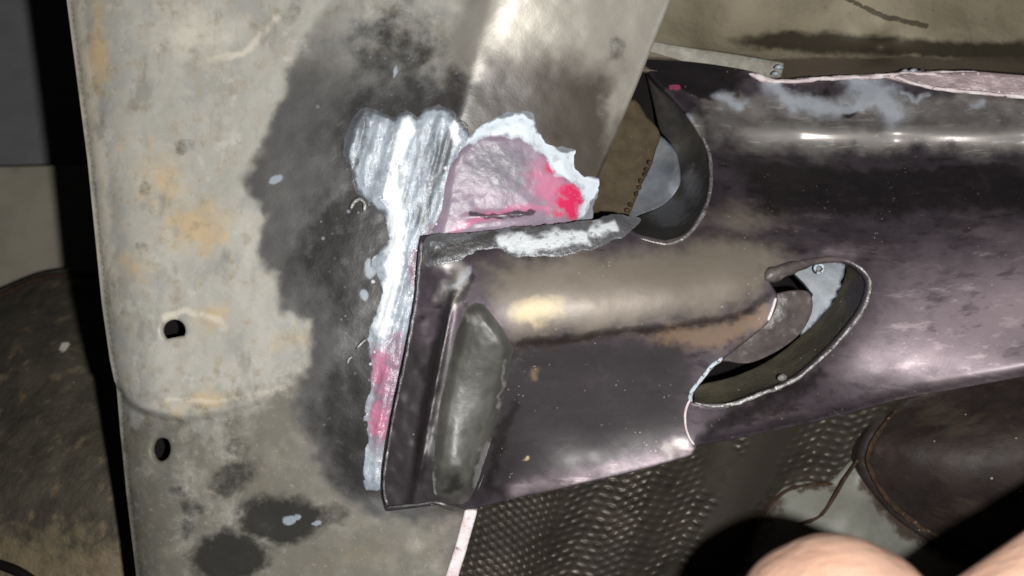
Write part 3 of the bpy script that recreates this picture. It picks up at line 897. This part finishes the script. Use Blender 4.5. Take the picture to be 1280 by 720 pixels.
def ws_mauve(x, y):
    return np.maximum.reduce([1.3 * ell(x, y, 485, 490, 30, 130, 0.12), 1.0 * ell(x, y, 522, 330, 20, 60, 0.1), 1.0 * ell(x, y, 553, 285, 50, 26, -0.4)]) + 0.25 * (fbm(x, y, 18, 70) - 0.5)


smear = sheet('sealant_smear', WS, ws_h, 'smear_white', rail, res=2.2, thick=0.8, edge=0.3, back=False, rag=5.0, warp=0.45,
              masks=dict(thin=lambda x, y: 1 - sdf(x, y, WS) / 9 - 0.5 * sstep(300, 340, y), dark=ws_dark, white=ws_white, pink=ws_pink, mauve=ws_mauve))
smear['label'] = 'streaky blue-white and pink sealant running down beside the bracket'

PS = [(556, 205), (566, 186), (585, 170), (602, 158), (620, 148), (640, 141), (660, 140), (668, 152), (672, 166), (684, 182), (700, 186), (716, 186), (718, 208), (728, 221), (748, 226), (742, 250), (734, 276), (700, 286),
      (640, 294), (580, 300), (540, 310), (536, 296), (548, 262)]
PI_ = [(560, 215), (575, 186), (600, 172), (650, 172), (668, 182), (682, 196), (694, 216), (712, 226), (728, 234), (727, 280), (640, 290), (560, 305), (535, 310)]


def ps_h(x, y):
    d = np.maximum(sdf(x, y, PS), 0)
    return rail_h(x, y) + 0.12 + np.minimum(d * 0.09, 1.2) + 0.55 * (fbm(x, y, 22, 51) - 0.5) * sstep(0, 8, d) + 0.5 * sstep(-3, 4, sdf(x, y, PI_)) + 0.8 * np.exp(-((y - 271 - (600 - x) * 0.05) / 5) ** 2) * sstep(570, 600, x) * sstep(690, 650, x)


pinks = sheet('sealant_smear', PS, ps_h, 'smear_pink', rail, res=2.4, thick=0.8, edge=0.3, back=False, rag=5.0, warp=0.7, masks=dict(
    thin=lambda x, y: 0.9 - sdf(x, y, PS) / 6,
    white=lambda x, y: 0.5 - sdf(x, y, PI_) / 16,
    grey=lambda x, y: 1.3 * np.maximum(ell(x, y, 622, 210, 62, 46, 0.1), 0),
    pink=lambda x, y: np.maximum.reduce([1.1 * ell(x, y, 690, 235, 40, 60, -0.6), 0.9 - seg_dist(x, y, [(565, 285), (610, 264), (680, 264)], False) / 13, 0.45 * ell(x, y, 600, 265, 80, 26, -0.1)]),
    hot=lambda x, y: np.maximum.reduce([1.7 * ell(x, y, 714, 252, 28, 36, -0.3), 1.0 * ell(x, y, 688, 210, 18, 14, 0.7), 0.8 * ell(x, y, 700, 268, 40, 10)]),
    dark=lambda x, y: np.maximum(1.0 - seg_dist(x, y, [(588, 270), (615, 274), (650, 270), (662, 266)], False) / 8, 0)))
pinks['label'] = 'pink and mauve sealant patch with a blue-white border'

# ---- glossy droplets of sealant along the lower border of the smears
drop_me = None
for k, (cx, cy, r) in enumerate([(500, 209, .55), (481, 203, .4), (557, 210, .7), (556, 226, .5), (537, 235, .6), (470, 163, .35), (594, 246, .45), (585, 254, .5), (572, 267, .45), (560, 288, .5), (582, 286, .55), (600, 284, .5), (566, 287, .4),
                                 (628, 262, .5), (640, 264, .4), (520, 313, .4), (518, 345, .4), (512, 380, .4), (466, 352, .6), (468, 440, .4), (463, 455, .45), (459, 518, .4), (500, 262, .5), (545, 280, .4)]):
    if drop_me is None:
        bm = bmesh.new(); bmesh.ops.create_icosphere(bm, subdivisions=2, radius=0.001)
        drop_me = bpy.data.meshes.new('sealant_droplet'); bm.to_mesh(drop_me); bm.free()
        drop_me.polygons.foreach_set('use_smooth', [True] * len(drop_me.polygons)); drop_me.materials.append(MAT['droplet'])
    ob = put(bpy.data.objects.new('sealant_droplet', drop_me), rail)
    ob.location = P(cx, cy, float(rail_h(np.array([float(cx)]), np.array([float(cy)]))[0]) + 1.0)
    ob.scale = (r, r * 0.9, r * 0.8)

# ================================================================== crossmember
hx = tps([  # bracket end
    (480, 630, 3.0), (492, 520, 4.0), (508, 440, 4.5), (524, 370, 4.5), (530, 310, 4.0),
    (545, 330, 6), (530, 450, 6.5), (510, 560, 6), (545, 610, 5.5), (580, 600, 6),
    (600, 310, 3.5), (700, 300, 3.0), (790, 300, 1.5),
    (620, 345, 7.0), (720, 340, 6.5), (820, 335, 5.0), (900, 325, 2.5),
    (640, 385, 9.0), (740, 382, 8.5), (840, 372, 7.0), (920, 355, 4.5),
    (650, 420, 8.0), (750, 412, 7.5), (850, 402, 6.0), (930, 385, 3.5),
    (650, 450, 5.2), (760, 445, 4.6), (860, 440, 3.2),
    (650, 530, -0.5), (760, 510, -1.0), (850, 495, -1.0),
    (640, 590, -4.0), (740, 565, -4.2), (840, 545, -3.6), (600, 632, -2.4), (720, 606, -2.2), (840, 576, -2.0),
    # tube: flange, wall, crown, lower bend
    (806, 76, -44), (870, 82, -44), (950, 100, -44), (1060, 100, -44), (1160, 108, -44), (1280, 120, -44), (1420, 132, -44),
    (850, 120, -39), (900, 140, -39), (1000, 140, -40), (1120, 142, -40), (1280, 148, -40), (1420, 156, -40),
    (882, 170, -30), (920, 172, -34), (1000, 174, -37), (1120, 176, -38.5), (1280, 178, -38.5), (1420, 182, -38.5),
    (892, 215, -20), (950, 215, -22), (1050, 216, -24), (1160, 220, -25), (1280, 224, -26), (1420, 228, -26),
    (890, 255, -9), (950, 262, -9), (1050, 268, -11.5), (1160, 274, -14.5), (1280, 280, -16), (1420, 284, -16),
    (865, 295, -1.5), (940, 300, -2.0), (1050, 302, -6), (1160, 310, -8.8), (1280, 316, -9.6), (1420, 320, -10),
    (1110, 360, -4.4), (1200, 380, -3.6), (1280, 380, -3.9), (1420, 370, -4.4),
    (1090, 430, -0.4), (1200, 435, 0.0), (1280, 430, -0.6), (1420, 405, -1.4),
    (900, 520, -1.4), (1000, 497, -1.0), (1100, 468, 0.2), (1200, 461, 0.9), (1280, 450, 0.6), (1420, 424, -1.0),
    (936, 541, -3.4), (1031, 521, -3.0), (1125, 496, -0.8), (1200, 482, 1.2), (1280, 467, 1.3), (1420, 440, 0.2)], smooth=0.002)
ROLL = curve([(560, 436), (650, 428), (800, 412), (880, 402), (930, 388), (962, 366), (1000, 340)], 4)


SLOT_LOW = [(868, 503), (913, 506), (955, 491), (993, 475), (1031, 444), (1060, 413), (1081, 383), (1088, 354), (1079, 338)]
BOT = [(1460, 432), (1280, 468), (1200, 483), (1125, 497), (1031, 522), (936, 543), (866, 556)]


def tilt(x):
    return 0.074 * 40 * np.log1p(np.exp(np.clip((np.asarray(x, float) - 1080) / 40, -30, 30)))


def cross_h(x, y):
    yr = np.interp(x, ROLL[:, 0], ROLL[:, 1])
    k = sstep(600, 660, x) * sstep(990, 930, x)
    h = hx(x, y) + tilt(x) - 1.3 * sstep(-3, 8, y - yr) * k * sstep(150, 40, y - yr)
    right = sstep(860, 960, x)
    h = h + (0.3 - 0.15 * right) * (fbm(x, y, 90, 52, 2) - 0.5) + 0.16 * (fbm(x, y, 20, 53) - 0.5) * (1 - 0.7 * right)
    h = h + 2.9 * np.exp(-((y - 163 - 0.012 * (x - 1000)) / 11.5) ** 2) * sstep(900, 980, x) + 0.6 * (fbm(x, y, 16, 54) - 0.5) * sstep(-12, -30, y - 175) * sstep(820, 870, x)
    h = h + 2.0 * np.exp(-seg_dist(x, y, SLOT_LOW, False) / 15) * sstep(862, 960, x)
    db = seg_dist(x, y, BOT, False)
    h = h - 2.6 * (1 - np.sqrt(1 - np.clip(1 - db / 15, 0, 0.98) ** 2)) * sstep(866, 880, x)
    # folded step left of the gusset
    xl = np.interp(y, [300, 372, 450, 540, 625], [575, 558, 543, 526, 512])
    h = h - 2.2 * sstep(7, -5, x - xl) * sstep(325, 365, y) + 0.9 * np.exp(-((x - xl - 7) / 5) ** 2) * sstep(360, 400, y)
    # wrinkled heat-hardened strip left of the gusset
    h = h + 1.2 * (fbm(x, y, 15, 61) - 0.5) * sstep(560, 530, x)
    return h


SLOT = [(960, 350), (983, 338), (1010, 330), (1035, 326), (1059, 326), (1078, 337), (1088, 354), (1081, 383), (1060, 413), (1031, 444), (993, 475), (955, 491), (913, 506), (880, 508), (863, 502), (868, 487), (882, 468),
        (903, 447), (936, 421), (960, 400), (970, 373)]
EDGE_A = [(832, 303), (857, 295), (875, 273), (886, 248), (889, 219), (886, 190), (875, 165), (861, 143), (839, 118), (818, 97), (806, 76)]


def path(*segs):
    return np.vstack([curve(s, 4)[:-1] for s in segs])


cross_out = path([(527, 297), (600, 292), (700, 287), (770, 284), (800, 296), (832, 303)], EDGE_A, [(806, 76), (870, 80), (935, 90), (971, 101), (1015, 98), (1118, 95), (1162, 107), (1220, 115), (1280, 120), (1460, 134)],
                 [(1460, 134), (1460, 432)], [(1460, 432), (1280, 468), (1200, 483), (1125, 497), (1031, 522), (936, 543), (870, 555)], [(870, 555), (864, 567)],
                 [(864, 567), (837, 576), (771, 593), (700, 609), (640, 622), (583, 636)], [(583, 636), (560, 628), (540, 630), (483, 637)], [(483, 637), (478, 600), (490, 520), (505, 450), (520, 371), (527, 297)])


def near(pts, w, closed=False): return lambda x, y: 1 - seg_dist(x, y, pts, closed) / w


DUST = [(605, 335), (700, 322), (790, 312), (850, 302), (900, 290), (950, 300), (990, 325), (962, 348), (950, 372), (900, 388), (830, 398), (760, 408), (650, 422), (622, 400)]


def c_dust(x, y):
    v = 0.5 + sdf(x, y, DUST) / 46
    v = np.maximum(v, 0.8 * ell(x, y, 930, 270, 90, 40))
    return v + 0.2 * (fbm(x, y, 26, 3) - 0.5)


def c_bare_glint(x, y):
    t = 1.05 - np.abs(y - (168 + 0.012 * (x - 1000))) / 30  # highlight along the ridge painted in lighter
    v = t * sstep(880, 960, x) * 1.1
    v = np.maximum(v, 0.55 * sstep(104, 124, y) * sstep(190, 160, y) * sstep(865, 900, x))
    v = np.maximum(v, 0.9 * ell(x, y, 872, 150, 22, 26))
    v = np.maximum(v, 0.75 * near([(545, 320), (575, 345), (560, 372)], 22)(x, y))
    v = np.maximum(v, 0.7 * near([(860, 558), (835, 570)], 11)(x, y))
    return v + 0.25 * (fbm(x, y, 14, 40) - 0.5)


def c_black(x, y):
    v = sstep(192, 210, y - 0.02 * (x - 900)) * sstep(300, 250, y) * sstep(890, 960, x) * 0.75  # dark band paints the shading of the wall below the ridge
    v = np.maximum(v, sstep(122, 112, y) * sstep(960, 900, x))
    v = np.maximum(v, 0.75 * near([(1040, 115), (1010, 120)], 22)(x, y) + 0.0)
    v = np.maximum(v, 1.1 * ell(x, y, 1063, 142, 22, 9))
    v = np.maximum(v, 0.9 * near([(560, 372), (545, 460), (520, 590)], 20)(x, y))
    v = np.maximum(v, 0.8 * near([(592, 345), (570, 380)], 14)(x, y))
    v = np.maximum(v, 0.85 * near([(640, 500), (625, 560), (610, 610)], 14)(x, y))
    v = np.maximum(v, 0.8 * near([(1020, 470), (960, 505), (890, 530)], 26)(x, y))
    return v


def c_blue(x, y):
    v = np.maximum.reduce([1.0 * near([(958, 105), (972, 118), (990, 132)], 20)(x, y), 1.0 * near([(1000, 128), (1035, 134), (1075, 128), (1100, 118)], 20)(x, y), 1.1 * near([(1072, 105), (1098, 116), (1118, 140)], 30)(x, y),
                           0.8 * near([(1125, 113), (1160, 118)], 8)(x, y), 0.9 * near([(1215, 132), (1230, 128)], 9)(x, y), 1.0 * near([(862, 146), (868, 154)], 8)(x, y), 0.85 * near([(905, 122), (930, 130)], 12)(x, y),
                           0.8 * near([(560, 352), (580, 338)], 9)(x, y), 0.8 * near([(540, 305), (536, 330)], 6)(x, y)])
    return v - 1.2 * np.maximum(ell(x, y, 1070, 142, 20, 8), 0)


def c_painted_sheen(x, y):  # torch sheen on the faces and edges, painted into the colour
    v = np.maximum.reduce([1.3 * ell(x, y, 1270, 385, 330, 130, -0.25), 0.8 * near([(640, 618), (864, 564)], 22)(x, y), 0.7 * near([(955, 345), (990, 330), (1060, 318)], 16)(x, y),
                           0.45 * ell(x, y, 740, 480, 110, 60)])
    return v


cm = thing('crossmember', 'purplish black pressed steel crossmember with cut-out slots, running right from the rail', 'crossmember', P(880, 380, -10))
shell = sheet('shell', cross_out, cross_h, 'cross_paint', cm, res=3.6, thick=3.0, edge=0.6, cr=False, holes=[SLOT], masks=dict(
    glare_damp=lambda x, y: 0.95 * sstep(880, 840, x) * sstep(420, 445, y) * sstep(4, 34, seg_dist(x, y, [(583, 636), (700, 609), (864, 567)], False)) + 0.4 * (fbm(x, y, 30, 14) - 0.5),  # darkens the bracket face against glare, sparing the lit bottom edge
    dust=c_dust, bare=c_bare_glint, black=c_black, blue=c_blue, painted_sheen=c_painted_sheen,
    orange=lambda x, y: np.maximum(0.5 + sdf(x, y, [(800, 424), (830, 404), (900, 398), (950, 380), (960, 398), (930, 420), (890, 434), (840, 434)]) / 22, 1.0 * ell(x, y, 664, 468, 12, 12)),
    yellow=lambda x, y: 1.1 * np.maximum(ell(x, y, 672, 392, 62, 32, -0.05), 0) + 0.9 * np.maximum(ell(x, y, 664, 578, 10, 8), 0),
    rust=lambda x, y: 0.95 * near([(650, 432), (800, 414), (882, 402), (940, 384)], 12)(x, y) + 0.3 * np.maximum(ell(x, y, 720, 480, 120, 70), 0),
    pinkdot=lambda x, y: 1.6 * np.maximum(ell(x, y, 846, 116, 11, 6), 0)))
ch = lambda x, y, d=0.0: float(cross_h(np.array([float(x)]), np.array([float(y)]))[0]) + d

GUS = [(584, 383), (594, 377), (606, 380), (618, 394), (632, 412), (643, 434), (637, 470), (626, 515), (613, 560), (600, 600), (590, 624), (578, 634), (564, 636), (550, 630), (540, 618), (538, 596), (541, 555), (549, 505), (559, 455),
       (570, 412)]


def gus_h(x, y):
    d = np.maximum(sdf(x, y, GUS), 0)
    return cross_h(x, y) + 2.7 * sstep(-2, 15, d) - 0.35 + 0.3 * sstep(10, 26, d) - 2.0 * np.maximum(ell(x, y, 566, 612, 22, 30, 0.3), 0) + 0.02 * (x - 590) * sstep(0, 17, d) + 0.5 * (fbm(x, y, 30, 88) - 0.5)


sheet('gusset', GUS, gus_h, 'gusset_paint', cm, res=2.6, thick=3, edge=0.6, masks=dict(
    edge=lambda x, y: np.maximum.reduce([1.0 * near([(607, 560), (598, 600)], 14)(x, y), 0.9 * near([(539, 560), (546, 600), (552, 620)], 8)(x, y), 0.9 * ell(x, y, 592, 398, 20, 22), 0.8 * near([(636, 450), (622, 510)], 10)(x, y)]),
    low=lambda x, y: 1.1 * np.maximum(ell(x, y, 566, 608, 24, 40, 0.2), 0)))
LIP = [(530, 302), (548, 294), (600, 290), (660, 283), (720, 277), (770, 270), (786, 270), (800, 274), (790, 288), (768, 300), (735, 312), (690, 320), (650, 320), (622, 312), (600, 312), (575, 324), (550, 330), (533, 326)]
sheet('top_lip', LIP, lambda x, y: cross_h(x, y) + 0.10 + 0.8 * sstep(0, 30, np.interp(x, [530, 600, 690, 735, 800], [330, 322, 322, 313, 290]) - y) + 0.5 * sstep(0, 6, sdf(x, y, LIP)) * (fbm(x, y, 22, 33) - 0.3), 'lip_steel', cm, res=2.4, thick=3, edge=0.15, rag=4.0, warp=1.0, masks=dict(
    white=lambda x, y: np.maximum.reduce([1.0 - seg_dist(x, y, [(630, 300), (690, 306), (735, 300)], False) / 16, 0.85 - seg_dist(x, y, [(745, 290), (765, 286)], False) / 11]),
    dark=lambda x, y: np.maximum(1.0 - seg_dist(x, y, [(545, 312), (590, 302), (615, 300)], False) / 20, 0.9 - seg_dist(x, y, [(640, 286), (730, 277)], False) / 6)))
sweep('left_lip', [(527, 302, 4.6), (524, 340, 5.0), (520, 380, 5.2), (507, 450, 5.2), (492, 520, 4.8), (480, 600, 4.0), (484, 632, 3.6)], [0.6, 0.5, 0.45, 0.4, 0.35, 0.35, 0.35], 'worn_dark', cm, wob=0.4, seed=8, step=3)
sweep('bottom_edge', [(484, 634, 3.2), (520, 631, 4.6), (541, 628, 5.0), (556, 631, 5.0), (572, 637, 3.2)], 0.3, 'worn_dark', cm, wob=0.3, seed=9, step=3)
sweep('sleeve_end', [(862, 500, ch(860, 500, .5)), (857, 515, ch(857, 515, .6)), (857, 532, ch(857, 532, .6)), (862, 548, ch(862, 548, .6)), (868, 556, ch(866, 555, .4))], 0.32, 'pink_seam', cm, step=2, wob=0.3)

# edge of the open slot beside the rail
sweep('slot_edge', [(x, y, ch(x, y, -0.1)) for x, y in [(800, 298), (832, 305), (857, 296), (875, 274), (886, 248), (889, 219), (886, 190), (877, 168)]], [0.25, 0.35, 0.5, 0.55, 0.55, 0.55, 0.5, 0.35], 'cut_edge', cm, wob=0.45, seed=11, step=3)
A = [(x, y, ch(x, y, -1.2)) for x, y in [(806, 80), (818, 99), (839, 120), (860, 145), (873, 166), (884, 191), (887, 219), (884, 247), (873, 271), (856, 292), (832, 301), (800, 298)]]
B = [(806, 84, -46), (812, 106, -45), (819, 134, -42), (826, 162, -38), (837, 175, -36), (845, 192, -35), (849, 219, -34), (844, 240, -33), (830, 256, -32), (815, 264, -31), (800, 270, -30), (780, 280, -29)]
ribbon('slot_collar', A, B, 'collar_dark', cm, n=80, rows=10, bulge=-2, lump=1.0, masks=dict(
    ash=lambda x, y: np.maximum.reduce([1.4 * ell(x, y, 836, 264, 44, 34), 1.0 * ell(x, y, 866, 235, 26, 60), 0 * x])))
sheet('inner_plate', [(822, 172), (838, 182), (846, 195), (850, 219), (846, 240), (832, 255), (815, 264), (797, 271), (785, 270), (800, 235), (813, 205)], lambda x, y: -34 + 0.05 * (x - 820) + 0.7 * (fbm(x, y, 40, 5, 2) - 0.5), 'blue_dark', cm, res=3, thick=2, edge=0.4)
# edge and wall of the closed slot
low_edge = [(868, 503), (885, 507), (913, 506), (955, 491), (993, 475), (1031, 444), (1060, 413), (1081, 383), (1088, 354), (1079, 338), (1062, 327)]
sweep('slot_edge', [(x, y, ch(x, y, -0.2)) for x, y in low_edge], [0.3, 0.5, 0.55, 0.55, 0.5, 0.4, 0.45, 0.45, 0.4, 0.3, 0.3], 'cut_edge', cm, wob=0.5, seed=13, step=3)
A = [(x, y, ch(x, y, -1.0)) for x, y in low_edge]
B = [(x, y, h + float(tilt(x))) for x, y, h in [(868, 486, -12), (882, 480, -13), (905, 475, -14), (930, 467, -15), (966, 449, -16), (1003, 420, -17), (1032, 390, -18), (1053, 358, -18), (1060, 338, -18), (1056, 331, -18), (1048, 328, -18)]]
ribbon('slot_collar', A, B, 'collar_olive', cm, n=90, rows=10, bulge=-1.5, lump=0.8, masks=dict(ash=lambda x, y: 1.2 * np.maximum(ell(x, y, 1072, 365, 30, 56, 0.4), 0)))
jag = [(1056, 331), (1054, 345), (1050, 352), (1051, 358), (1045, 364), (1046, 370), (1040, 374), (1038, 382), (1030, 390), (1020, 402), (1012, 410), (1003, 419)]
sheet('inner_plate', [(990, 338), (1015, 326), (1040, 324)] + jag + [(998, 408), (1010, 388), (1017, 368), (1006, 354)], lambda x, y: tilt(x) - 17 - 0.03 * (1056 - x) + 0.6 * (fbm(x, y, 40, 6, 2) - 0.5), 'blue_plate', cm, res=2.6, thick=1.5, edge=0.35, cr=False)
sheet('inner_web', [(966, 374), (980, 367), (1004, 365), (1013, 372), (1013, 390), (1002, 412), (985, 428), (960, 443), (935, 452), (912, 450), (900, 446), (930, 420), (956, 398)], lambda x, y: tilt(x) - 10 - 0.06 * (y - 400) + 4 * np.maximum(ell(x, y, 965, 410, 70, 50, -0.6), 0) - 4 + 1.4 * (fbm(x, y, 24, 16) - 0.5), 'mauve_plate', cm, res=2.6, thick=2, edge=0.5)
rr = [(1024 + 5.5 * math.cos(a), 336 + 5.5 * math.sin(a), -14.0) for a in np.linspace(0, 2 * math.pi, 13)]
sweep('rivet_ring', rr, 0.45, 'blue_edge', cm, step=1.5, sides=8)
sheet('void_sheet', [(785, 78), (880, 92), (1080, 135), (1105, 460), (900, 500), (800, 312), (735, 300)], lambda x, y: -52 + 0 * x, 'void_black', cm, res=20, thick=2, cr=False)  # black sheet stands in for the unlit cavity behind the slots
sweep('slot_lip', [(956, 350, ch(954, 348, .1)), (966, 343, ch(966, 340, .3)), (985, 336, ch(985, 333, .3)), (1012, 328, ch(1012, 325, .2)), (1036, 324, ch(1036, 321, 0)), (1060, 324, ch(1060, 321, -.2))], [0.8, 1.9, 1.7, 1.1, 0.7, 0.5], 'mauve_plate', cm, wob=0.2, step=3)
sweep('torn_edge', [(970, 372, ch(968, 373, -.1)), (966, 385, ch(964, 385, 0)), (960, 401, ch(958, 401, 0))], 0.4, 'pink_seam', cm, step=2)
sweep('torn_edge', [(903, 447, ch(902, 446, 0)), (890, 458, ch(889, 457, .2)), (880, 470, ch(879, 469, .2)), (869, 483, ch(867, 483, .2)), (863, 495, ch(862, 495, 0)), (865, 502, ch(864, 502, 0))], [0.4, 0.6, 0.6, 0.4, 0.7, 0.4], 'blue_edge', cm, wob=0.5, seed=17, step=2)
sweep('crumb', [(972, 474, -2.0), (978, 472, -1.6), (983, 471, -2.0)], 0.9, 'cut_edge', cm, step=2)

# pink sealed joint between crossmember and floor pan
seam = [(936, 92), (950, 97), (971, 102), (1000, 101), (1030, 98), (1070, 97), (1118, 94), (1150, 93), (1190, 92), (1229, 91)]
sweep('seam_bead', [(x, y, -43.5 + float(tilt(x))) for x, y in seam], [0.4, 0.9, 0.6, 0.6, 0.6, 0.6, 0.7, 0.8, 0.6, 0.4], 'pink_seam', cm, wob=0.55, seed=21, step=3)
sheet('seam_plate', [(1105, 95), (1160, 92), (1229, 91), (1300, 97), (1460, 106), (1460, 136), (1300, 122), (1220, 115), (1162, 109)], lambda x, y: tilt(x) - 42.8 + 0.5 * (fbm(x, y, 30, 4) - 0.5), 'pink_plate', cm, res=4, thick=1.2, edge=0.4, cr=False)
sweep('seam_bead', [(x, y, -42 + float(tilt(x))) for x, y in [(1118, 96), (1162, 109), (1220, 115.5), (1280, 121), (1460, 135)]], 0.5, 'pink_seam', cm, wob=0.4, seed=23, step=3)
for cx, cy, r in [(1131, 90, 0.7), (1142, 89, 0.9), (1153, 90, 0.7), (974, 84, 0.8), (970, 92, 0.9)]:
    sweep('sealant_blob', [(cx - 6, cy + 1, -45 + float(tilt(cx))), (cx, cy, -44 + float(tilt(cx))), (cx + 6, cy + 1, -45 + float(tilt(cx)))], [r * .7, r, r * .7], 'smear_white', cm, step=2, wob=0.3, seed=int(cx))

# ================================================================== mud packed between the rail and the crossmember
o = sheet('mud_cake', [(715, 150), (770, 150), (778, 140), (792, 128), (806, 148), (821, 166), (816, 186), (811, 204), (803, 220), (796, 234), (790, 250), (782, 268), (765, 282), (700, 292)], lambda x, y: -31 + 3.0 * (fbm(x, y, 40, 71) - 0.5), 'mud', None, res=3.2, thick=14, edge=1.0)
tag(o, 'cake of brown mud packed in the gap between the rail and the crossmember', 'mud')
crumbs = [(812, 203), (808, 212), (806, 218), (801, 226), (799, 234), (795, 242), (788, 256), (784, 263)]
for i, (cx, cy) in enumerate(crumbs):
    c = sweep('mud_crumb', [(cx - 2, cy + 2, -29.5), (cx, cy, -29), (cx + 2, cy - 2, -29.5)], [0.4, 0.7, 0.4], 'rust_crust', o, step=1, sides=7, wob=0.3, seed=i)

# ================================================================== hand
def build_hand():
    bm = bmesh.new()
    def chain(pts, n=9):
        for (a, ra), (b, rb) in zip(pts[:-1], pts[1:]):
            for i in range(n + 1):
                t = i / n
                c = a.lerp(b, t); r = (ra + (rb - ra) * t) * 0.001
                bmesh.ops.create_icosphere(bm, subdivisions=3, radius=r, matrix=Matrix.Translation(c))
    H = 72
    # thumb reaching into the picture
    chain([(P(1046, 776, H), 15.2), (P(1060, 850, H + 1), 14.8), (P(1110, 1010, H), 11.4), (P(1190, 1180, H - 4), 13.5), (P(1300, 1380, H - 10), 17)])
    chain([(P(1022, 783, H - 1), 14.8), (P(1070, 783, H - 1), 14.8)], 4)
    # index finger, bent, passing the lower right corner
    chain([(P(1160, 838, H - 2), 8.6), (P(1240, 784, H), 9.8), (P(1415, 668, H - 2), 10.4), (P(1530, 720, H - 6), 10.2), (P(1640, 1010, H - 14), 11.5), (P(1600, 1200, H - 16), 14)])
    # the other fingers, folded behind the index
    for k, (dx, dy, dz, r) in enumerate([(70, 110, -14, 9.0), (110, 240, -24, 8.6), (130, 380, -32, 7.6)]):
        chain([(P(1230 + dx, 830 + dy, H - 14 + dz * 0.4), r * 0.85), (P(1330 + dx, 770 + dy, H - 4 + dz), r * 0.95), (P(1500 + dx, 700 + dy, H - 8 + dz), r), (P(1610 + dx, 800 + dy, H - 14 + dz), r * 1.08), (P(1640 + dx * 0.6, 1060 + dy * 0.7, H - 22 + dz * .6), r * 1.25)], 7)
    # palm and wrist
    for a, b, ra, rb in [((1600, 1180, H - 18), (1560, 1560, H - 26), 16, 19), ((1680, 1240, H - 32), (1620, 1560, H - 34), 16, 19), ((1720, 1330, H - 44), (1680, 1580, H - 40), 14, 18), ((1320, 1400, H - 12), (1560, 1600, H - 28), 17, 20),
                         ((1440, 1300, H - 18), (1540, 1500, H - 26), 14, 18), ((1600, 1580, H - 32), (1720, 2000, H - 40), 23, 24), ((1640, 2000, H - 40), (1740, 2400, H - 46), 25, 28)]:
        chain([(P(*a), ra), (P(*b), rb)], 7)
    me = bpy.data.meshes.new('hand'); bm.to_mesh(me); bm.free()
    me.materials.append(MAT['skin'])
    ob = put(bpy.data.objects.new('hand', me))
    rm = ob.modifiers.new('remesh', 'REMESH'); rm.mode = 'VOXEL'; rm.voxel_size = 0.0011; rm.use_smooth_shade = True
    sm = ob.modifiers.new('smooth', 'SMOOTH'); sm.iterations = 8; sm.factor = 0.6
    return ob


hand = build_hand()
tag(hand, 'bare fingertips reaching in at the bottom right edge', 'hand')
